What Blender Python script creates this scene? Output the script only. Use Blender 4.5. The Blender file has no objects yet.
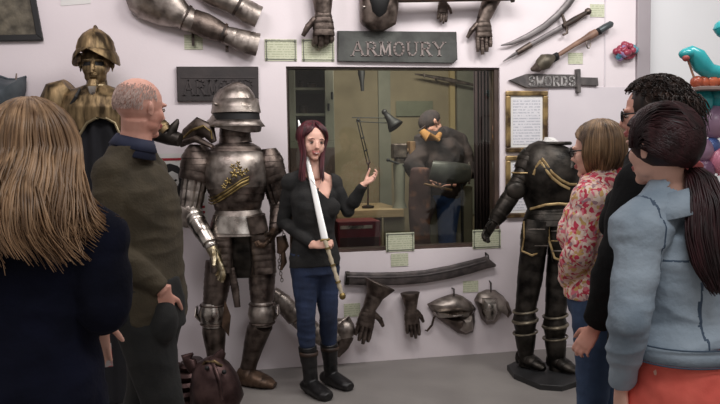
import bpy, bmesh, math, random
from mathutils import Vector, Matrix, noise
random.seed(7)
V = Vector
PI = math.pi
COL = bpy.context.scene.collection

# ------------------------------------------------------------------ camera, world, light, exposure
FOC = 772.0
YAW = math.radians(11.6)
PITCH = math.atan(52 / 772)
ROLL = math.radians(0.9)
CAM = V((-1.082, -5.27, 1.5))
AH = V((math.sin(YAW), math.cos(YAW), 0))            # horizontal view direction
RH = V((math.cos(YAW), -math.sin(YAW), 0))           # horizontal right
Z = V((0, 0, 1))
_F = (AH * math.cos(PITCH) - Z * math.sin(PITCH)).normalized()
_U0 = RH.cross(_F)
_R = (RH * math.cos(ROLL) - _U0 * math.sin(ROLL)).normalized()
_U = _R.cross(_F).normalized()
cam_data = bpy.data.cameras.new('camera')
cam = bpy.data.objects.new('camera', cam_data)
COL.objects.link(cam)
M4 = Matrix((_R, _U, -_F)).transposed().to_4x4()
M4.translation = CAM
cam.matrix_world = M4
cam_data.sensor_width = 36
cam_data.lens = 36 * FOC / 720
cam_data.clip_start = 0.05
bpy.context.scene.camera = cam

sc = bpy.context.scene
sc.view_settings.view_transform = 'Standard'
sc.view_settings.look = 'None'
sc.view_settings.exposure = 0.08
sc.view_settings.gamma = 1
sc.view_settings.use_curve_mapping = False
world = bpy.data.worlds.new('world'); sc.world = world
world.use_nodes = True
world.node_tree.nodes['Background'].inputs[0].default_value = (0.97, 0.90, 0.87, 1)
world.node_tree.nodes['Background'].inputs[1].default_value = 0.36

def area(name, loc, target, size, power, col=(1, 1, 1), sy=None):
    l = bpy.data.lights.new(name, 'AREA'); l.energy = power; l.color = col
    l.shape = 'RECTANGLE'; l.size = size; l.size_y = sy or size
    o = bpy.data.objects.new(name, l); COL.objects.link(o)
    o.location = loc
    o.rotation_euler = (V(target) - V(loc)).to_track_quat('-Z', 'Y').to_euler()
    return o
area('ceiling_panel_light', (0.1, -1.9, 3.5), (0.3, 0.0, 1.7), 1.2, 38, (1.0, 0.965, 0.94), 0.5)
area('ceiling_panel_light', (1.9, -2.0, 3.5), (2.2, 0.0, 1.9), 1.0, 38, (1.0, 0.985, 0.97), 0.5)
area('ceiling_panel_light', (-1.9, -2.2, 3.5), (-2.0, 0.0, 2.0), 1.0, 23, (1.0, 0.93, 0.95), 0.5)
area('ceiling_panel_light', (-0.2, -4.9, 3.6), (0.3, -2.4, 1.0), 1.4, 26, (0.97, 0.98, 1.0), 0.7)
area('workshop_fill_light', (0.45, 0.35, 2.45), (0.35, 1.6, 0.9), 0.7, 24, (1.0, 0.95, 0.88), 0.2)  # unseen fill added above the lintel to brighten the workshop

# ------------------------------------------------------------------ projection helpers
def ray(px, py):
    return _F + _R * ((px - 360) / FOC) + _U * ((202 - py) / FOC)
def P(px, py, d):
    v = ray(px, py); return CAM + v * (d / v.dot(AH))
def W(px, py, off=0.0):
    v = ray(px, py); return CAM + v * ((-off - CAM.y) / v.y)
def FP(px, py, z=0.0):
    v = ray(px, py); return CAM + v * ((z - CAM.z) / v.z)
def proj(p):
    q = p - CAM; k = q.dot(_F)
    return 360 + FOC * q.dot(_R) / k, 202 - FOC * q.dot(_U) / k
def lin(r, g, b):
    return tuple(((c / 255) / 12.92 if c / 255 <= .04045 else ((c / 255 + .055) / 1.055) ** 2.4) for c in (r, g, b))

# ------------------------------------------------------------------ materials
MATS = {}
def mat(name, c1, c2=None, rough=.6, metal=0.0, scale=8, bump=0.0, bscale=None, detail=4, stretch=(1, 1, 1), spec=.5, lo=.35, hi=.65, r2=None, island=0.0, sheen=0.0):
    if name in MATS: return MATS[name]
    m = bpy.data.materials.new(name); m.use_nodes = True; nt = m.node_tree; N = nt.nodes; L = nt.links
    b = N['Principled BSDF']
    b.inputs['Metallic'].default_value = metal
    b.inputs['Roughness'].default_value = rough
    b.inputs['Specular IOR Level'].default_value = spec
    if sheen: b.inputs['Sheen Weight'].default_value = sheen
    tc = N.new('ShaderNodeTexCoord'); mp = N.new('ShaderNodeMapping'); mp.inputs['Scale'].default_value = stretch
    L.new(tc.outputs['Object'], mp.inputs['Vector'])
    no = N.new('ShaderNodeTexNoise'); no.inputs['Scale'].default_value = scale; no.inputs['Detail'].default_value = detail
    L.new(mp.outputs[0], no.inputs['Vector'])
    cr = N.new('ShaderNodeValToRGB'); e = cr.color_ramp.elements
    e[0].position = lo; e[1].position = hi
    e[0].color = (*lin(*c1), 1); e[1].color = (*lin(*(c2 or c1)), 1)
    L.new(no.outputs['Fac'], cr.inputs[0])
    src = cr.outputs[0]
    if island:
        g = N.new('ShaderNodeNewGeometry'); mr = N.new('ShaderNodeMapRange')
        mr.inputs['To Min'].default_value = 1 - island; mr.inputs['To Max'].default_value = 1 + island
        L.new(g.outputs['Random Per Island'], mr.inputs['Value'])
        hs = N.new('ShaderNodeHueSaturation'); L.new(mr.outputs[0], hs.inputs['Value']); L.new(src, hs.inputs['Color'])
        src = hs.outputs[0]
    L.new(src, b.inputs['Base Color'])
    if r2 is not None:
        mr = N.new('ShaderNodeMapRange'); mr.inputs['From Min'].default_value = .3; mr.inputs['From Max'].default_value = .7
        mr.inputs['To Min'].default_value = rough; mr.inputs['To Max'].default_value = r2
        L.new(no.outputs['Fac'], mr.inputs['Value']); L.new(mr.outputs[0], b.inputs['Roughness'])
    if bump:
        n2 = N.new('ShaderNodeTexNoise'); n2.inputs['Scale'].default_value = bscale or scale * 4; n2.inputs['Detail'].default_value = 3
        L.new(mp.outputs[0], n2.inputs['Vector'])
        bp = N.new('ShaderNodeBump'); bp.inputs['Strength'].default_value = bump; bp.inputs['Distance'].default_value = .01
        L.new(n2.outputs['Fac'], bp.inputs['Height']); L.new(bp.outputs[0], b.inputs['Normal'])
    MATS[name] = m; return m

def floral_mat():
    m = bpy.data.materials.new('floral_print'); m.use_nodes = True; nt = m.node_tree; N = nt.nodes; L = nt.links
    b = N['Principled BSDF']; b.inputs['Roughness'].default_value = .8
    tc = N.new('ShaderNodeTexCoord')
    no = N.new('ShaderNodeTexNoise'); no.inputs['Scale'].default_value = 18
    L.new(tc.outputs['Object'], no.inputs['Vector'])
    mx = N.new('ShaderNodeMix'); mx.data_type = 'VECTOR'; mx.inputs[0].default_value = .06
    L.new(tc.outputs['Object'], mx.inputs[4]); L.new(no.outputs['Color'], mx.inputs[5])
    vo = N.new('ShaderNodeTexVoronoi'); vo.inputs['Scale'].default_value = 78
    L.new(mx.outputs[1], vo.inputs['Vector'])
    sep = N.new('ShaderNodeSeparateColor'); L.new(vo.outputs['Color'], sep.inputs[0])
    cr = N.new('ShaderNodeValToRGB'); cr.color_ramp.interpolation = 'CONSTANT'
    e = cr.color_ramp.elements; e[0].position = 0; e[0].color = (*lin(226, 190, 180), 1); e[1].position = .24; e[1].color = (*lin(205, 62, 88), 1)
    for p_, c_ in ((.36, (236, 204, 184)), (.5, (222, 120, 134)), (.6, (240, 218, 204)), (.74, (206, 166, 104)), (.84, (184, 46, 66)), (.92, (168, 132, 138))):
        q = cr.color_ramp.elements.new(p_); q.color = (*lin(*c_), 1)
    L.new(sep.outputs[0], cr.inputs[0]); L.new(cr.outputs[0], b.inputs['Base Color'])
    return m

def stripes_mat(name, c1, c2, scale, rough=.7, noise_amt=3.0):
    """printed lines of small writing on a card, running across it"""
    m = bpy.data.materials.new(name); m.use_nodes = True; nt = m.node_tree; N = nt.nodes; L = nt.links
    b = N['Principled BSDF']; b.inputs['Roughness'].default_value = rough
    tc = N.new('ShaderNodeTexCoord'); sp = N.new('ShaderNodeSeparateXYZ'); L.new(tc.outputs['Object'], sp.inputs[0])
    mu = N.new('ShaderNodeMath'); mu.operation = 'MULTIPLY'; mu.inputs[1].default_value = scale; L.new(sp.outputs[2], mu.inputs[0])
    fr = N.new('ShaderNodeMath'); fr.operation = 'FRACT'; L.new(mu.outputs[0], fr.inputs[0])
    gt = N.new('ShaderNodeMath'); gt.operation = 'GREATER_THAN'; gt.inputs[1].default_value = .55; L.new(fr.outputs[0], gt.inputs[0])
    mp = N.new('ShaderNodeMapping'); mp.inputs['Scale'].default_value = (1, 1, .5); L.new(tc.outputs['Object'], mp.inputs[0])
    no = N.new('ShaderNodeTexNoise'); no.inputs['Scale'].default_value = 110; L.new(mp.outputs[0], no.inputs['Vector'])
    g2 = N.new('ShaderNodeMath'); g2.operation = 'GREATER_THAN'; g2.inputs[1].default_value = .46; L.new(no.outputs['Fac'], g2.inputs[0])
    m2 = N.new('ShaderNodeMath'); m2.operation = 'MULTIPLY'; L.new(gt.outputs[0], m2.inputs[0]); L.new(g2.outputs[0], m2.inputs[1])
    mx = N.new('ShaderNodeMix'); mx.data_type = 'RGBA'; mx.inputs[6].default_value = (*lin(*c1), 1); mx.inputs[7].default_value = (*lin(*c2), 1)
    L.new(m2.outputs[0], mx.inputs[0]); L.new(mx.outputs[2], b.inputs['Base Color'])
    return m

def glass_mat():
    m = bpy.data.materials.new('display_glass'); m.use_nodes = True; nt = m.node_tree; N = nt.nodes; L = nt.links
    N.remove(N['Principled BSDF'])
    t = N.new('ShaderNodeBsdfTransparent'); t.inputs[0].default_value = (.93, .95, .92, 1)
    g = N.new('ShaderNodeBsdfGlossy'); g.inputs['Roughness'].default_value = .02
    fr = N.new('ShaderNodeFresnel'); fr.inputs[0].default_value = 1.45
    mx = N.new('ShaderNodeMixShader'); L.new(fr.outputs[0], mx.inputs[0]); L.new(t.outputs[0], mx.inputs[1]); L.new(g.outputs[0], mx.inputs[2])
    L.new(mx.outputs[0], N['Material Output'].inputs[0])
    return m

# ------------------------------------------------------------------ mesh builder
class MB:
    def __init__(s): s.v = []; s.f = []
    def add(s, vs, fs):
        o = len(s.v); s.v += [V(p) for p in vs]; s.f += [tuple(i + o for i in f) for f in fs]; return s
    def box(s, c, sx, sy, sz, ax=None):
        ax = ax or (V((1, 0, 0)), V((0, 1, 0)), V((0, 0, 1))); c = V(c); vs = []
        for k in (-1, 1):
            for j in (-1, 1):
                for i in (-1, 1): vs.append(c + ax[0] * i * sx / 2 + ax[1] * j * sy / 2 + ax[2] * k * sz / 2)
        return s.add(vs, [(0, 2, 3, 1), (4, 5, 7, 6), (0, 1, 5, 4), (2, 6, 7, 3), (0, 4, 6, 2), (1, 3, 7, 5)])
    def box2(s, a, b):
        a = V(a); b = V(b); return s.box((a + b) / 2, abs(b.x - a.x), abs(b.y - a.y), abs(b.z - a.z))
    def ell(s, c, rx, ry, rz, ax=None, seg=16, rings=10):
        ax = ax or (V((1, 0, 0)), V((0, 1, 0)), V((0, 0, 1))); c = V(c); vs = [c + ax[2] * rz]
        for i in range(1, rings):
            ph = PI * i / rings
            for j in range(seg):
                th = 2 * PI * j / seg
                vs.append(c + ax[0] * rx * math.sin(ph) * math.cos(th) + ax[1] * ry * math.sin(ph) * math.sin(th) + ax[2] * rz * math.cos(ph))
        vs.append(c - ax[2] * rz); n = len(vs) - 1; fs = []
        for j in range(seg):
            fs.append((0, 1 + j, 1 + (j + 1) % seg))
            fs.append((n, n - seg + (j + 1) % seg, n - seg + j))
        for i in range(rings - 2):
            for j in range(seg):
                a = 1 + i * seg + j; b = 1 + i * seg + (j + 1) % seg
                fs.append((a, a + seg, b + seg, b))
        return s.add(vs, fs)
    def tube(s, secs, seg=16, side=None, cap=True, ex=2.0, fn=None):
        """secs: (point, rx, ry) rings along a path; rx lies along side"""
        secs = [(V(q[0]), q[1], q[2] if len(q) > 2 else q[1]) for q in secs]
        side = V(side) if side is not None else RH; vs = []; n = len(secs); fs = []; prev = None
        for i, (p, rx, ry) in enumerate(secs):
            a = secs[max(i - 1, 0)][0]; b = secs[min(i + 1, n - 1)][0]; t = (b - a)
            if t.length < 2e-3 and n > 4: t = secs[min(i + 2, n - 1)][0] - secs[max(i - 2, 0)][0]
            t = t.normalized() if t.length > 1e-7 else Z
            sd = side - t * side.dot(t)
            if sd.length < .15: sd = (prev if prev else AH) - t * (prev if prev else AH).dot(t)
            sd.normalize(); prev = sd; bn = t.cross(sd)
            for j in range(seg):
                th = 2 * PI * j / seg; c_, s_ = math.cos(th), math.sin(th)
                if ex != 2: c_ = math.copysign(abs(c_) ** (2 / ex), c_); s_ = math.copysign(abs(s_) ** (2 / ex), s_)
                k = fn(i / (n - 1), th) if fn else 1
                vs.append(p + sd * rx * c_ * k + bn * ry * s_ * k)
        for i in range(n - 1):
            for j in range(seg):
                a = i * seg + j; b = i * seg + (j + 1) % seg
                fs.append((a, b, b + seg, a + seg))
        if cap:
            fs.append(tuple(range(seg))[::-1]); fs.append(tuple(range((n - 1) * seg, n * seg)))
        return s.add(vs, fs)
    def rod(s, a, b, r, r2=None, seg=10):
        a = V(a); b = V(b); sd = V((1, 0, 0)) if abs((b - a).normalized().x) < .8 else V((0, 1, 0))
        return s.tube([(a, r), (b, r2 if r2 is not None else r)], seg=seg, side=sd)
    def poly(s, pts, nrm, th, inset=0.0):
        """outline extruded by th along nrm, front edge chamfered by inset"""
        pts = [V(p) for p in pts]; nrm = V(nrm).normalized(); n = len(pts); c = sum(pts, V()) / n
        if inset:
            f = [p + (c - p).normalized() * inset + nrm * th for p in pts]; m = [p + nrm * (th - inset * .7) for p in pts]
            vs = pts + m + f; fs = [tuple(range(n))[::-1], tuple(range(2 * n, 3 * n))]
            for k in (0, 1):
                for j in range(n): fs.append((k * n + j, k * n + (j + 1) % n, (k + 1) * n + (j + 1) % n, (k + 1) * n + j))
        else:
            vs = pts + [p + nrm * th for p in pts]; fs = [tuple(range(n))[::-1], tuple(range(n, 2 * n))]
            for j in range(n): fs.append((j, (j + 1) % n, n + (j + 1) % n, n + j))
        return s.add(vs, fs)
    def lathe(s, c, prof, ax=None, seg=24):
        ax = ax or (V((1, 0, 0)), V((0, 1, 0)), Z)
        vs = []; fs = []; n = len(prof); c = V(c)
        for (r, h) in prof:
            for j in range(seg):
                th = 2 * PI * j / seg; vs.append(c + ax[0] * r * math.cos(th) + ax[1] * r * math.sin(th) + ax[2] * h)
        for i in range(n - 1):
            for j in range(seg):
                a = i * seg + j; b = i * seg + (j + 1) % seg; fs.append((a, b, b + seg, a + seg))
        return s.add(vs, fs)

def link_mesh(name, me, m, parent=None, base=None):
    o = bpy.data.objects.new(name, me); COL.objects.link(o)
    base = base if base is not None else (PB[parent.name] if parent is not None else V((0, 0, 0)))
    me.transform(Matrix.Translation(-base))
    if parent is not None:
        o.parent = parent; o.location = base - PB[parent.name]
    else: o.location = base
    PB[o.name] = V(base)
    for mm in (m if isinstance(m, (list, tuple)) else [m]): me.materials.append(mm)
    return o
PB = {}
def obj(name, mb, m, parent=None, smooth=True, angle=40, bevel=0, base=None, solid=0, sub=0):
    me = bpy.data.meshes.new(name); me.from_pydata([tuple(v) for v in mb.v], [], mb.f)
    bm = bmesh.new(); bm.from_mesh(me); bmesh.ops.recalc_face_normals(bm, faces=bm.faces); bm.to_mesh(me); bm.free()
    me.update()
    if smooth:
        me.shade_smooth()
        me.set_sharp_from_angle(angle=math.radians(angle))
    if parent is None and base is None:
        xs = [v.x for v in mb.v]; ys = [v.y for v in mb.v]; zs = [v.z for v in mb.v]
        base = V(((min(xs) + max(xs)) / 2, (min(ys) + max(ys)) / 2, min(zs)))
    o = link_mesh(name, me, m, parent, base)
    if bevel:
        q = o.modifiers.new('bevel', 'BEVEL'); q.width = bevel; q.segments = 2; q.limit_method = 'ANGLE'
    if solid:
        q = o.modifiers.new('thickness', 'SOLIDIFY'); q.thickness = solid; q.offset = 0
    if sub:
        q = o.modifiers.new('sub', 'SUBSURF'); q.levels = q.render_levels = sub
    return o
def clay(name, mb, m, parent=None, voxel=.006, smooth=4, disp=0, dscale=(8, 8, 8), cut=None, zones=None, base=None, folds=None):
    """overlapping forms fused into one continuous skin"""
    me = bpy.data.meshes.new('t'); me.from_pydata([tuple(v) for v in mb.v], [], mb.f)
    bm = bmesh.new(); bm.from_mesh(me); bmesh.ops.recalc_face_normals(bm, faces=bm.faces); bm.to_mesh(me); bm.free()
    t = bpy.data.objects.new('t', me); COL.objects.link(t)
    q = t.modifiers.new('r', 'REMESH'); q.mode = 'VOXEL'; q.voxel_size = voxel; q.use_smooth_shade = True
    q = t.modifiers.new('s', 'SMOOTH'); q.factor = .5; q.iterations = smooth
    dg = bpy.context.evaluated_depsgraph_get(); dg.update()
    out = bpy.data.meshes.new_from_object(t.evaluated_get(dg)); out.name = name
    bpy.data.objects.remove(t); bpy.data.meshes.remove(me)
    if disp or folds:
        nrm = [v.normal.copy() for v in out.vertices]
        for v, n_ in zip(out.vertices, nrm):
            c = v.co; d = 0
            if disp: d += disp * noise.noise(V((c.x * dscale[0], c.y * dscale[1], c.z * dscale[2])))
            if folds: d += folds(c)
            v.co = c + n_ * d
    if cut:
        bm = bmesh.new(); bm.from_mesh(out)
        bmesh.ops.delete(bm, geom=[f for f in bm.faces if cut(f.calc_center_median())], context='FACES')
        bm.to_mesh(out); bm.free()
    out.shade_smooth()
    if parent is None and base is None: base = V((0, 0, 0))
    ms = [m] + [z[0] for z in (zones or [])]
    if zones:
        for f in out.polygons:
            c = f.center
            for i, z_ in enumerate(zones):
                if z_[1](c): f.material_index = i + 1; break
    return link_mesh(name, out, ms, parent, base)
def thing(name, label, cat, base, group=None):
    o = bpy.data.objects.new(name, None); COL.objects.link(o); o.location = V(base); o.empty_display_size = .1
    PB[o.name] = V(base); o['label'] = label; o['category'] = cat
    if group: o['group'] = group
    return o
def tag(o, label, cat, group=None):
    o['label'] = label; o['category'] = cat
    if group: o['group'] = group
    return o
def struct(name, mb, m, parent=None, **k):
    o = obj(name, mb, m, parent, **k)
    if parent is None: o['kind'] = 'structure'
    return o

steel = mat('aged_steel', (104, 95, 89), (180, 170, 162), rough=.34, metal=.95, scale=14, r2=.5, bump=.15, bscale=40, lo=.3, hi=.7)
dsteel = mat('dark_steel', (64, 55, 51), (130, 117, 109), rough=.38, metal=.95, scale=16, r2=.55, bump=.2, bscale=40, lo=.3, hi=.72)
bsteel = mat('bright_steel', (120, 112, 106), (205, 198, 190), rough=.2, metal=1, scale=10, r2=.36, bump=.08, bscale=30)
blackm = mat('blackened_steel', (28, 26, 24), (66, 61, 56), rough=.34, metal=.85, scale=12, r2=.5, bump=.15, bscale=40)
gold = mat('worn_gilt', (104, 88, 54), (172, 150, 100), rough=.4, metal=1, scale=20, r2=.5, bump=.2, bscale=50)
bronze = mat('aged_bronze', (56, 45, 30), (162, 138, 102), rough=.42, metal=.8, scale=20, r2=.55, bump=.3, bscale=40, stretch=(1, 1, .22), lo=.36, hi=.68)
brownm = mat('brown_patina', (54, 42, 34), (104, 82, 66), rough=.45, metal=.6, scale=12, bump=.2, bscale=40)
leather = mat('dark_leather', (30, 22, 18), (66, 46, 34), rough=.6, scale=14, bump=.2)
black = mat('black_paint', (9, 8, 9), (16, 15, 16), rough=.6, scale=10)
whitep = mat('white_paper', (214, 212, 210), (224, 222, 218), rough=.8)
wood = mat('brown_wood', (96, 70, 46), (132, 100, 68), rough=.6, scale=6, stretch=(6, 6, 1), bump=.1)
# ------------------------------------------------------------------ the setting
wallm = mat('lilac_white_paint', (218, 208, 211), (226, 216, 219), rough=.62, scale=1.2, bump=.05, bscale=60)
wall2 = mat('cool_white_paint', (212, 212, 214), (220, 220, 222), rough=.6, scale=1.0, bump=.04, bscale=60)
greyp = mat('grey_trim_paint', (150, 142, 146), (160, 152, 156), rough=.6, scale=3)
floorm = mat('grey_floor_paint', (122, 117, 114), (138, 133, 129), rough=.42, scale=2.2, bump=.05, bscale=30, r2=.55)
olive = mat('olive_plaster', (112, 102, 82), (134, 122, 98), rough=.85, scale=3, bump=.1)
olive2 = mat('pale_olive_board', (126, 118, 98), (136, 127, 106), rough=.8, scale=3)
oliveg = mat('grey_green_paint', (104, 104, 90), (118, 116, 102), rough=.7, scale=5)
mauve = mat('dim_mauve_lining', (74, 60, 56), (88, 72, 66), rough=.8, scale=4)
pinklt = mat('pale_wash_paint', (206, 198, 203), (214, 206, 210), rough=.6, scale=2)

OX0, OX1 = W(288, 160).x, W(500, 160).x
OZ1 = W(394, 67).z; OZ0 = W(394, 250.5).z
mb = MB(); T = .14; XL, XR, ZT = -4.6, W(635, 100).x, 3.7
mb.box2((XL, 0, 0), (OX0, T, ZT)); mb.box2((OX1, 0, 0), (XR, T, ZT))
mb.box2((OX0, 0, 0), (OX1, T, OZ0)); mb.box2((OX0, 0, OZ1), (OX1, T, ZT))
struct('wall_back', mb, wallm, smooth=False)
mb = MB(); mb.box2((XR + .02, .06, 0), (XR + 2.6, .06 + T, ZT)); struct('wall_right', mb, wall2, smooth=False)
x1 = W(648, 100).x
mb = MB(); mb.box2((XR, -.03, 0), (x1, .058, ZT)); struct('trim_1', mb, greyp, bevel=.006, smooth=False)
mb = MB(); mb.box2((-5.5, -7.5, -.1), (5.5, 3.2, 0)); struct('floor', mb, floorm, smooth=False)
# raised panel edges on the wall
a, b = W(552, 91), W(622, 83)
mb = MB(); mb.box2((W(548, 90).x, -.006, .02), (W(633, 90).x, -.0005, W(590, 87).z)); struct('trim_2', mb, pinklt, bevel=.003, smooth=False)
mb = MB(); mb.box2((W(604, 30).x, -.006, W(604, 86).z), (W(605.5, 30).x, -.0005, ZT)); struct('trim_3', mb, pinklt, smooth=False)

# ------------------------------------------------------------------ window onto the workshop
def wslab(px0, py0, px1, py1, off, th):
    a = W(px0, py0, off); b = W(px1, py1, off)
    return MB().box2((a.x, -off, min(a.z, b.z)), (b.x, -off + th, max(a.z, b.z)))
fr = MB()
e = .022
darkfr = mat('dark_frame_paint', (58, 44, 38), (74, 58, 50), rough=.5, scale=6)
fr.box2((OX0, .02, OZ0), (OX0 + e * .5, .12, OZ1)); fr.box2((OX1 - e * 1.5, .02, OZ0), (OX1, .12, OZ1))
fr.box2((OX0 + e * .5, .02, OZ1 - e * .6), (OX1 - e * 1.5, .12, OZ1)); fr.box2((OX0 + e * .5, .02, OZ0), (OX1 - e * 1.5, .12, OZ0 + e))
win = struct('window_1', fr, darkfr, smooth=False)
mb = MB().box2((OX0 + .012, .05, OZ0 + .02), (OX1 - .034, .056, OZ1 - .014))
g = obj('pane', mb, glass_mat(), win, smooth=False)
# workshop room shell behind the pane
BX0, BX1, BY = OX0 - .35, OX1 + .5, 1.75
struct('wall_workshop_back', MB().box2((BX0, BY, 0), (BX1, BY + .1, 3.2)), olive, smooth=False)
struct('wall_workshop_left', MB().box2((BX0 - .1, T + .003, 0), (BX0, BY + .1, 3.2)), olive, smooth=False)
struct('wall_workshop_right', MB().box2((BX1, T + .003, 0), (BX1 + .1, BY + .1, 3.2)), olive, smooth=False)
struct('ceiling', MB().box2((BX0 - .1, T + .003, 3.2), (BX1 + .1, BY + .1, 3.3)), olive, smooth=False)
def B(px, py, y):   # a point seen through the window on the plane y
    return W(px, py, -y)
def bbox_(px0, py0, px1, py1, y, th):
    a = B(px0, py0, y); b = B(px1, py1, y)
    return MB().box2((a.x, y, min(a.z, b.z)), (b.x, y + th, max(a.z, b.z)))
# back wall boards
struct('trim_4', bbox_(450, 66, 456, 214, 1.70, .05), mat('ochre_post', (150, 132, 92), (162, 144, 102), scale=5), smooth=False)
struct('trim_5', bbox_(378, 60, 392, 214, 1.725, .02), oliveg, smooth=False)
struct('trim_6', bbox_(457, 60, 476, 214, 1.73, .02), oliveg, smooth=False)
o = obj('paper_notice', bbox_(396, 101, 433, 116, 1.728, .004), mat('dull_green_paper', (92, 94, 76), (104, 106, 86), scale=9), smooth=False)
tag(o, 'dull green paper notice pinned on the olive back wall of the workshop', 'notice')
# cupboard on the left
cb = thing('cupboard', 'grey-green open cupboard with shelves at the left inside the workshop window', 'cupboard', B(308, 160, .55))
y = .42
mb = MB()
a = B(281, 60, y); b = B(333, 141, y); zt, zb = 2.9, b.z
for (q0, q1) in ((289, 295.5), (325, 334)):
    mb.box2((B(q0, 100, y).x, y, zb), (B(q1, 100, y).x, y + .03, zt))
mb.box2((B(289, 100, y).x, y, zb - .05), (B(334, 100, y).x, y + .03, zb))
obj('face_frame', mb, oliveg, cb, smooth=False, bevel=.003)
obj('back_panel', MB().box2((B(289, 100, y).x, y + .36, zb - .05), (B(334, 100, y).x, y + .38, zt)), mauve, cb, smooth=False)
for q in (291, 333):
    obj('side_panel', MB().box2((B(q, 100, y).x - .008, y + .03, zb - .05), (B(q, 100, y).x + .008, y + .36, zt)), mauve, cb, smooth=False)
for py in (88, 114, 141):
    z_ = B(300, py, y).z
    obj('shelf', MB().box2((B(292, 100, y).x, y + .03, z_ - .012), (B(332, 100, y).x, y + .36, z_ + .006)), oliveg, cb, smooth=False)
for (hx, hy) in ((332, 95.5), (328.5, 107)):
    h = MB(); p = B(hx, hy, y - .02); h.box(p, .016, .02, .05); h.rod(p + V((0, -.012, .02)), p + V((0, -.012, -.03)), .008)
    obj('catch', h, black, cb)
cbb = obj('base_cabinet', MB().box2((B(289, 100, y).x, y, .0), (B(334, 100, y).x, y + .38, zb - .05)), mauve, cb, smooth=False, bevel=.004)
for i, (q0, q1, py, hgt, nm) in enumerate(((299, 305, 88, .06, 'short dark jar on the left of the cupboard top shelf'), (307, 318, 88, .045, 'low dark tin lying on the cupboard top shelf'), (300, 309, 114, .07, 'squat brown jar on the cupboard middle shelf'))):
    z_ = B(300, py, y).z + .006; p0 = B(q0, py, y + .08); p1 = B(q1, py, y + .08); r = (p1.x - p0.x) / 2
    mb = MB().lathe(((p0.x + p1.x) / 2, y + .14, z_), [(0, 0), (r, 0), (r, hgt * .75), (r * .7, hgt * .85), (r * .72, hgt), (0, hgt)])
    tag(obj('jar', mb, leather), nm, 'jar')

# hanging tools
mb = MB(); mb.tube([(B(361, 62, 1.2), .028, .02), (B(361.5, 74, 1.2), .03, .02), (B(362, 82, 1.2), .018, .014), (B(362.5, 91, 1.2), .014, .01)])
mb.box(B(358, 66, 1.2), .05, .03, .05); mb.rod(B(360, 66, 1.2), B(360, 66, 1.2) + Z * .9, .004)
tag(obj('hanging_tongs', mb, black), 'dark tool hanging at the top of the workshop beside the cupboard', 'tool')
mb = MB(); mb.tube([(B(415, 74, 1.6), .006), (B(425, 75.5, 1.6), .012, .006), (B(450, 80, 1.6), .02, .006), (B(474, 85, 1.6), .012, .005)], side=Z)
mb.tube([(B(424, 73, 1.59), .006), (B(424.6, 78, 1.59), .006)])
mb.rod(B(440, 78, 1.6), B(440, 78, 1.6) + V((0, .16, 0)), .006)
tag(obj('hanging_sabre', mb, dsteel), 'faint dark sabre hung slantwise high on the workshop back wall', 'sword')
# dark curtain
mb = MB(); n = 28
x0, x1 = B(474, 100, .75).x, B(498, 100, .75).x
vs = []; fs = []
for k, zz in enumerate((.02, 2.9)):
    for i in range(n + 1):
        vs.append((x0 + (x1 - x0) * i / n, .75 + .022 * math.sin(i * 1.7), zz))
for i in range(n): fs.append((i, i + 1, n + 2 + i, n + 1 + i))
mb.add(vs, fs)
tag(obj('curtain', mb, mat('plum_cloth', (40, 30, 30), (56, 40, 42), rough=.9, scale=3), solid=.006), 'dark plum curtain hanging at the right side inside the workshop', 'curtain')

# anglepoise lamp
al = thing('desk_lamp', 'black angle arm desk lamp leaning over the workshop bench', 'lamp', B(368, 211, .8))
y = .8
mb = MB(); mb.lathe(V((B(368, 212, y).x, y, B(322, 211, .62).z + .001)), [(0, 0), (.05, 0), (.05, .015), (.012, .022), (0, .03)]); mb.rod(V((B(368, 212, y).x, y, B(322, 211, .62).z + .01)), B(368.5, 163, y), .007); obj('stand', mb, black, al)
mb = MB()
for s_ in (-1.2, 1.4):
    mb.rod(B(368.5 + s_, 164, y), B(358.5 + s_, 122, y), .0045)
for t in (0, .3, .6, 1):
    q = 368.5 - 10 * t; r_ = 164 - 42 * t; mb.rod(B(q - 1.6, r_, y), B(q + 1.8, r_ - 2, y), .006)
obj('lower_arm', mb, black, al)
mb = MB(); mb.rod(B(352, 117.5, y), B(386, 118, y), .004); mb.rod(B(356, 121.5, y), B(388, 123, y), .004); mb.ell(B(358, 120, y), .014, .01, .014); obj('upper_arm', mb, black, al)
mb = MB(); a = B(384.5, 112, y); b = B(396, 127, y - .05); dv = (b - a)
mb.tube([(a, .014), (a + dv * .3, .026), (a + dv * .55, .034), (a + dv * .8, .055), (b, .068)], cap=False)
mb.ell(a, .022, .022, .022)
sh = obj('lamp_shade', mb, black, al, solid=.003)
mb = MB().ell(a + dv * .72, .03, .03, .03)
obj('bulb', mb, mat('red_brown_bulb', (150, 84, 70)), al)

# work bench and things
bench = thing('workbench', 'pale wooden workbench ledge along the workshop', 'bench', B(375, 216, .9))
benchm = mat('pale_bench_wood', (150, 128, 96), (168, 144, 110), scale=5, stretch=(1, 8, 8))
a = B(337, 211, .62); b = B(404, 217, .62)
obj('worktop', MB().box2((a.x, .62, b.z), (b.x, 1.4, a.z)), benchm, bench, smooth=False, bevel=.004)
for (q, w_) in ((384, 22),):
    p0 = B(q, 217, .7); p1 = B(q + w_ - 1, 252, .7)
    obj('front_board', MB().box2((p0.x, .7, 0.0), (p1.x, .72, b.z - .002)), olive2, bench, smooth=False)
for xx in (a.x + .05, b.x - .05):
    obj('leg', MB().box2((xx - .03, 1.3, 0), (xx + .03, 1.36, b.z)), benchm, bench, smooth=False)
tb = thing('tool_chest', 'dark red metal tool chest below the workshop bench', 'chest', B(356, 252, .5))
redm = mat('dark_red_enamel', (92, 26, 38), (112, 34, 46), rough=.4, scale=4)
p0 = B(338, 222, .3); p1 = B(381, 262, .3)
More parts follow.
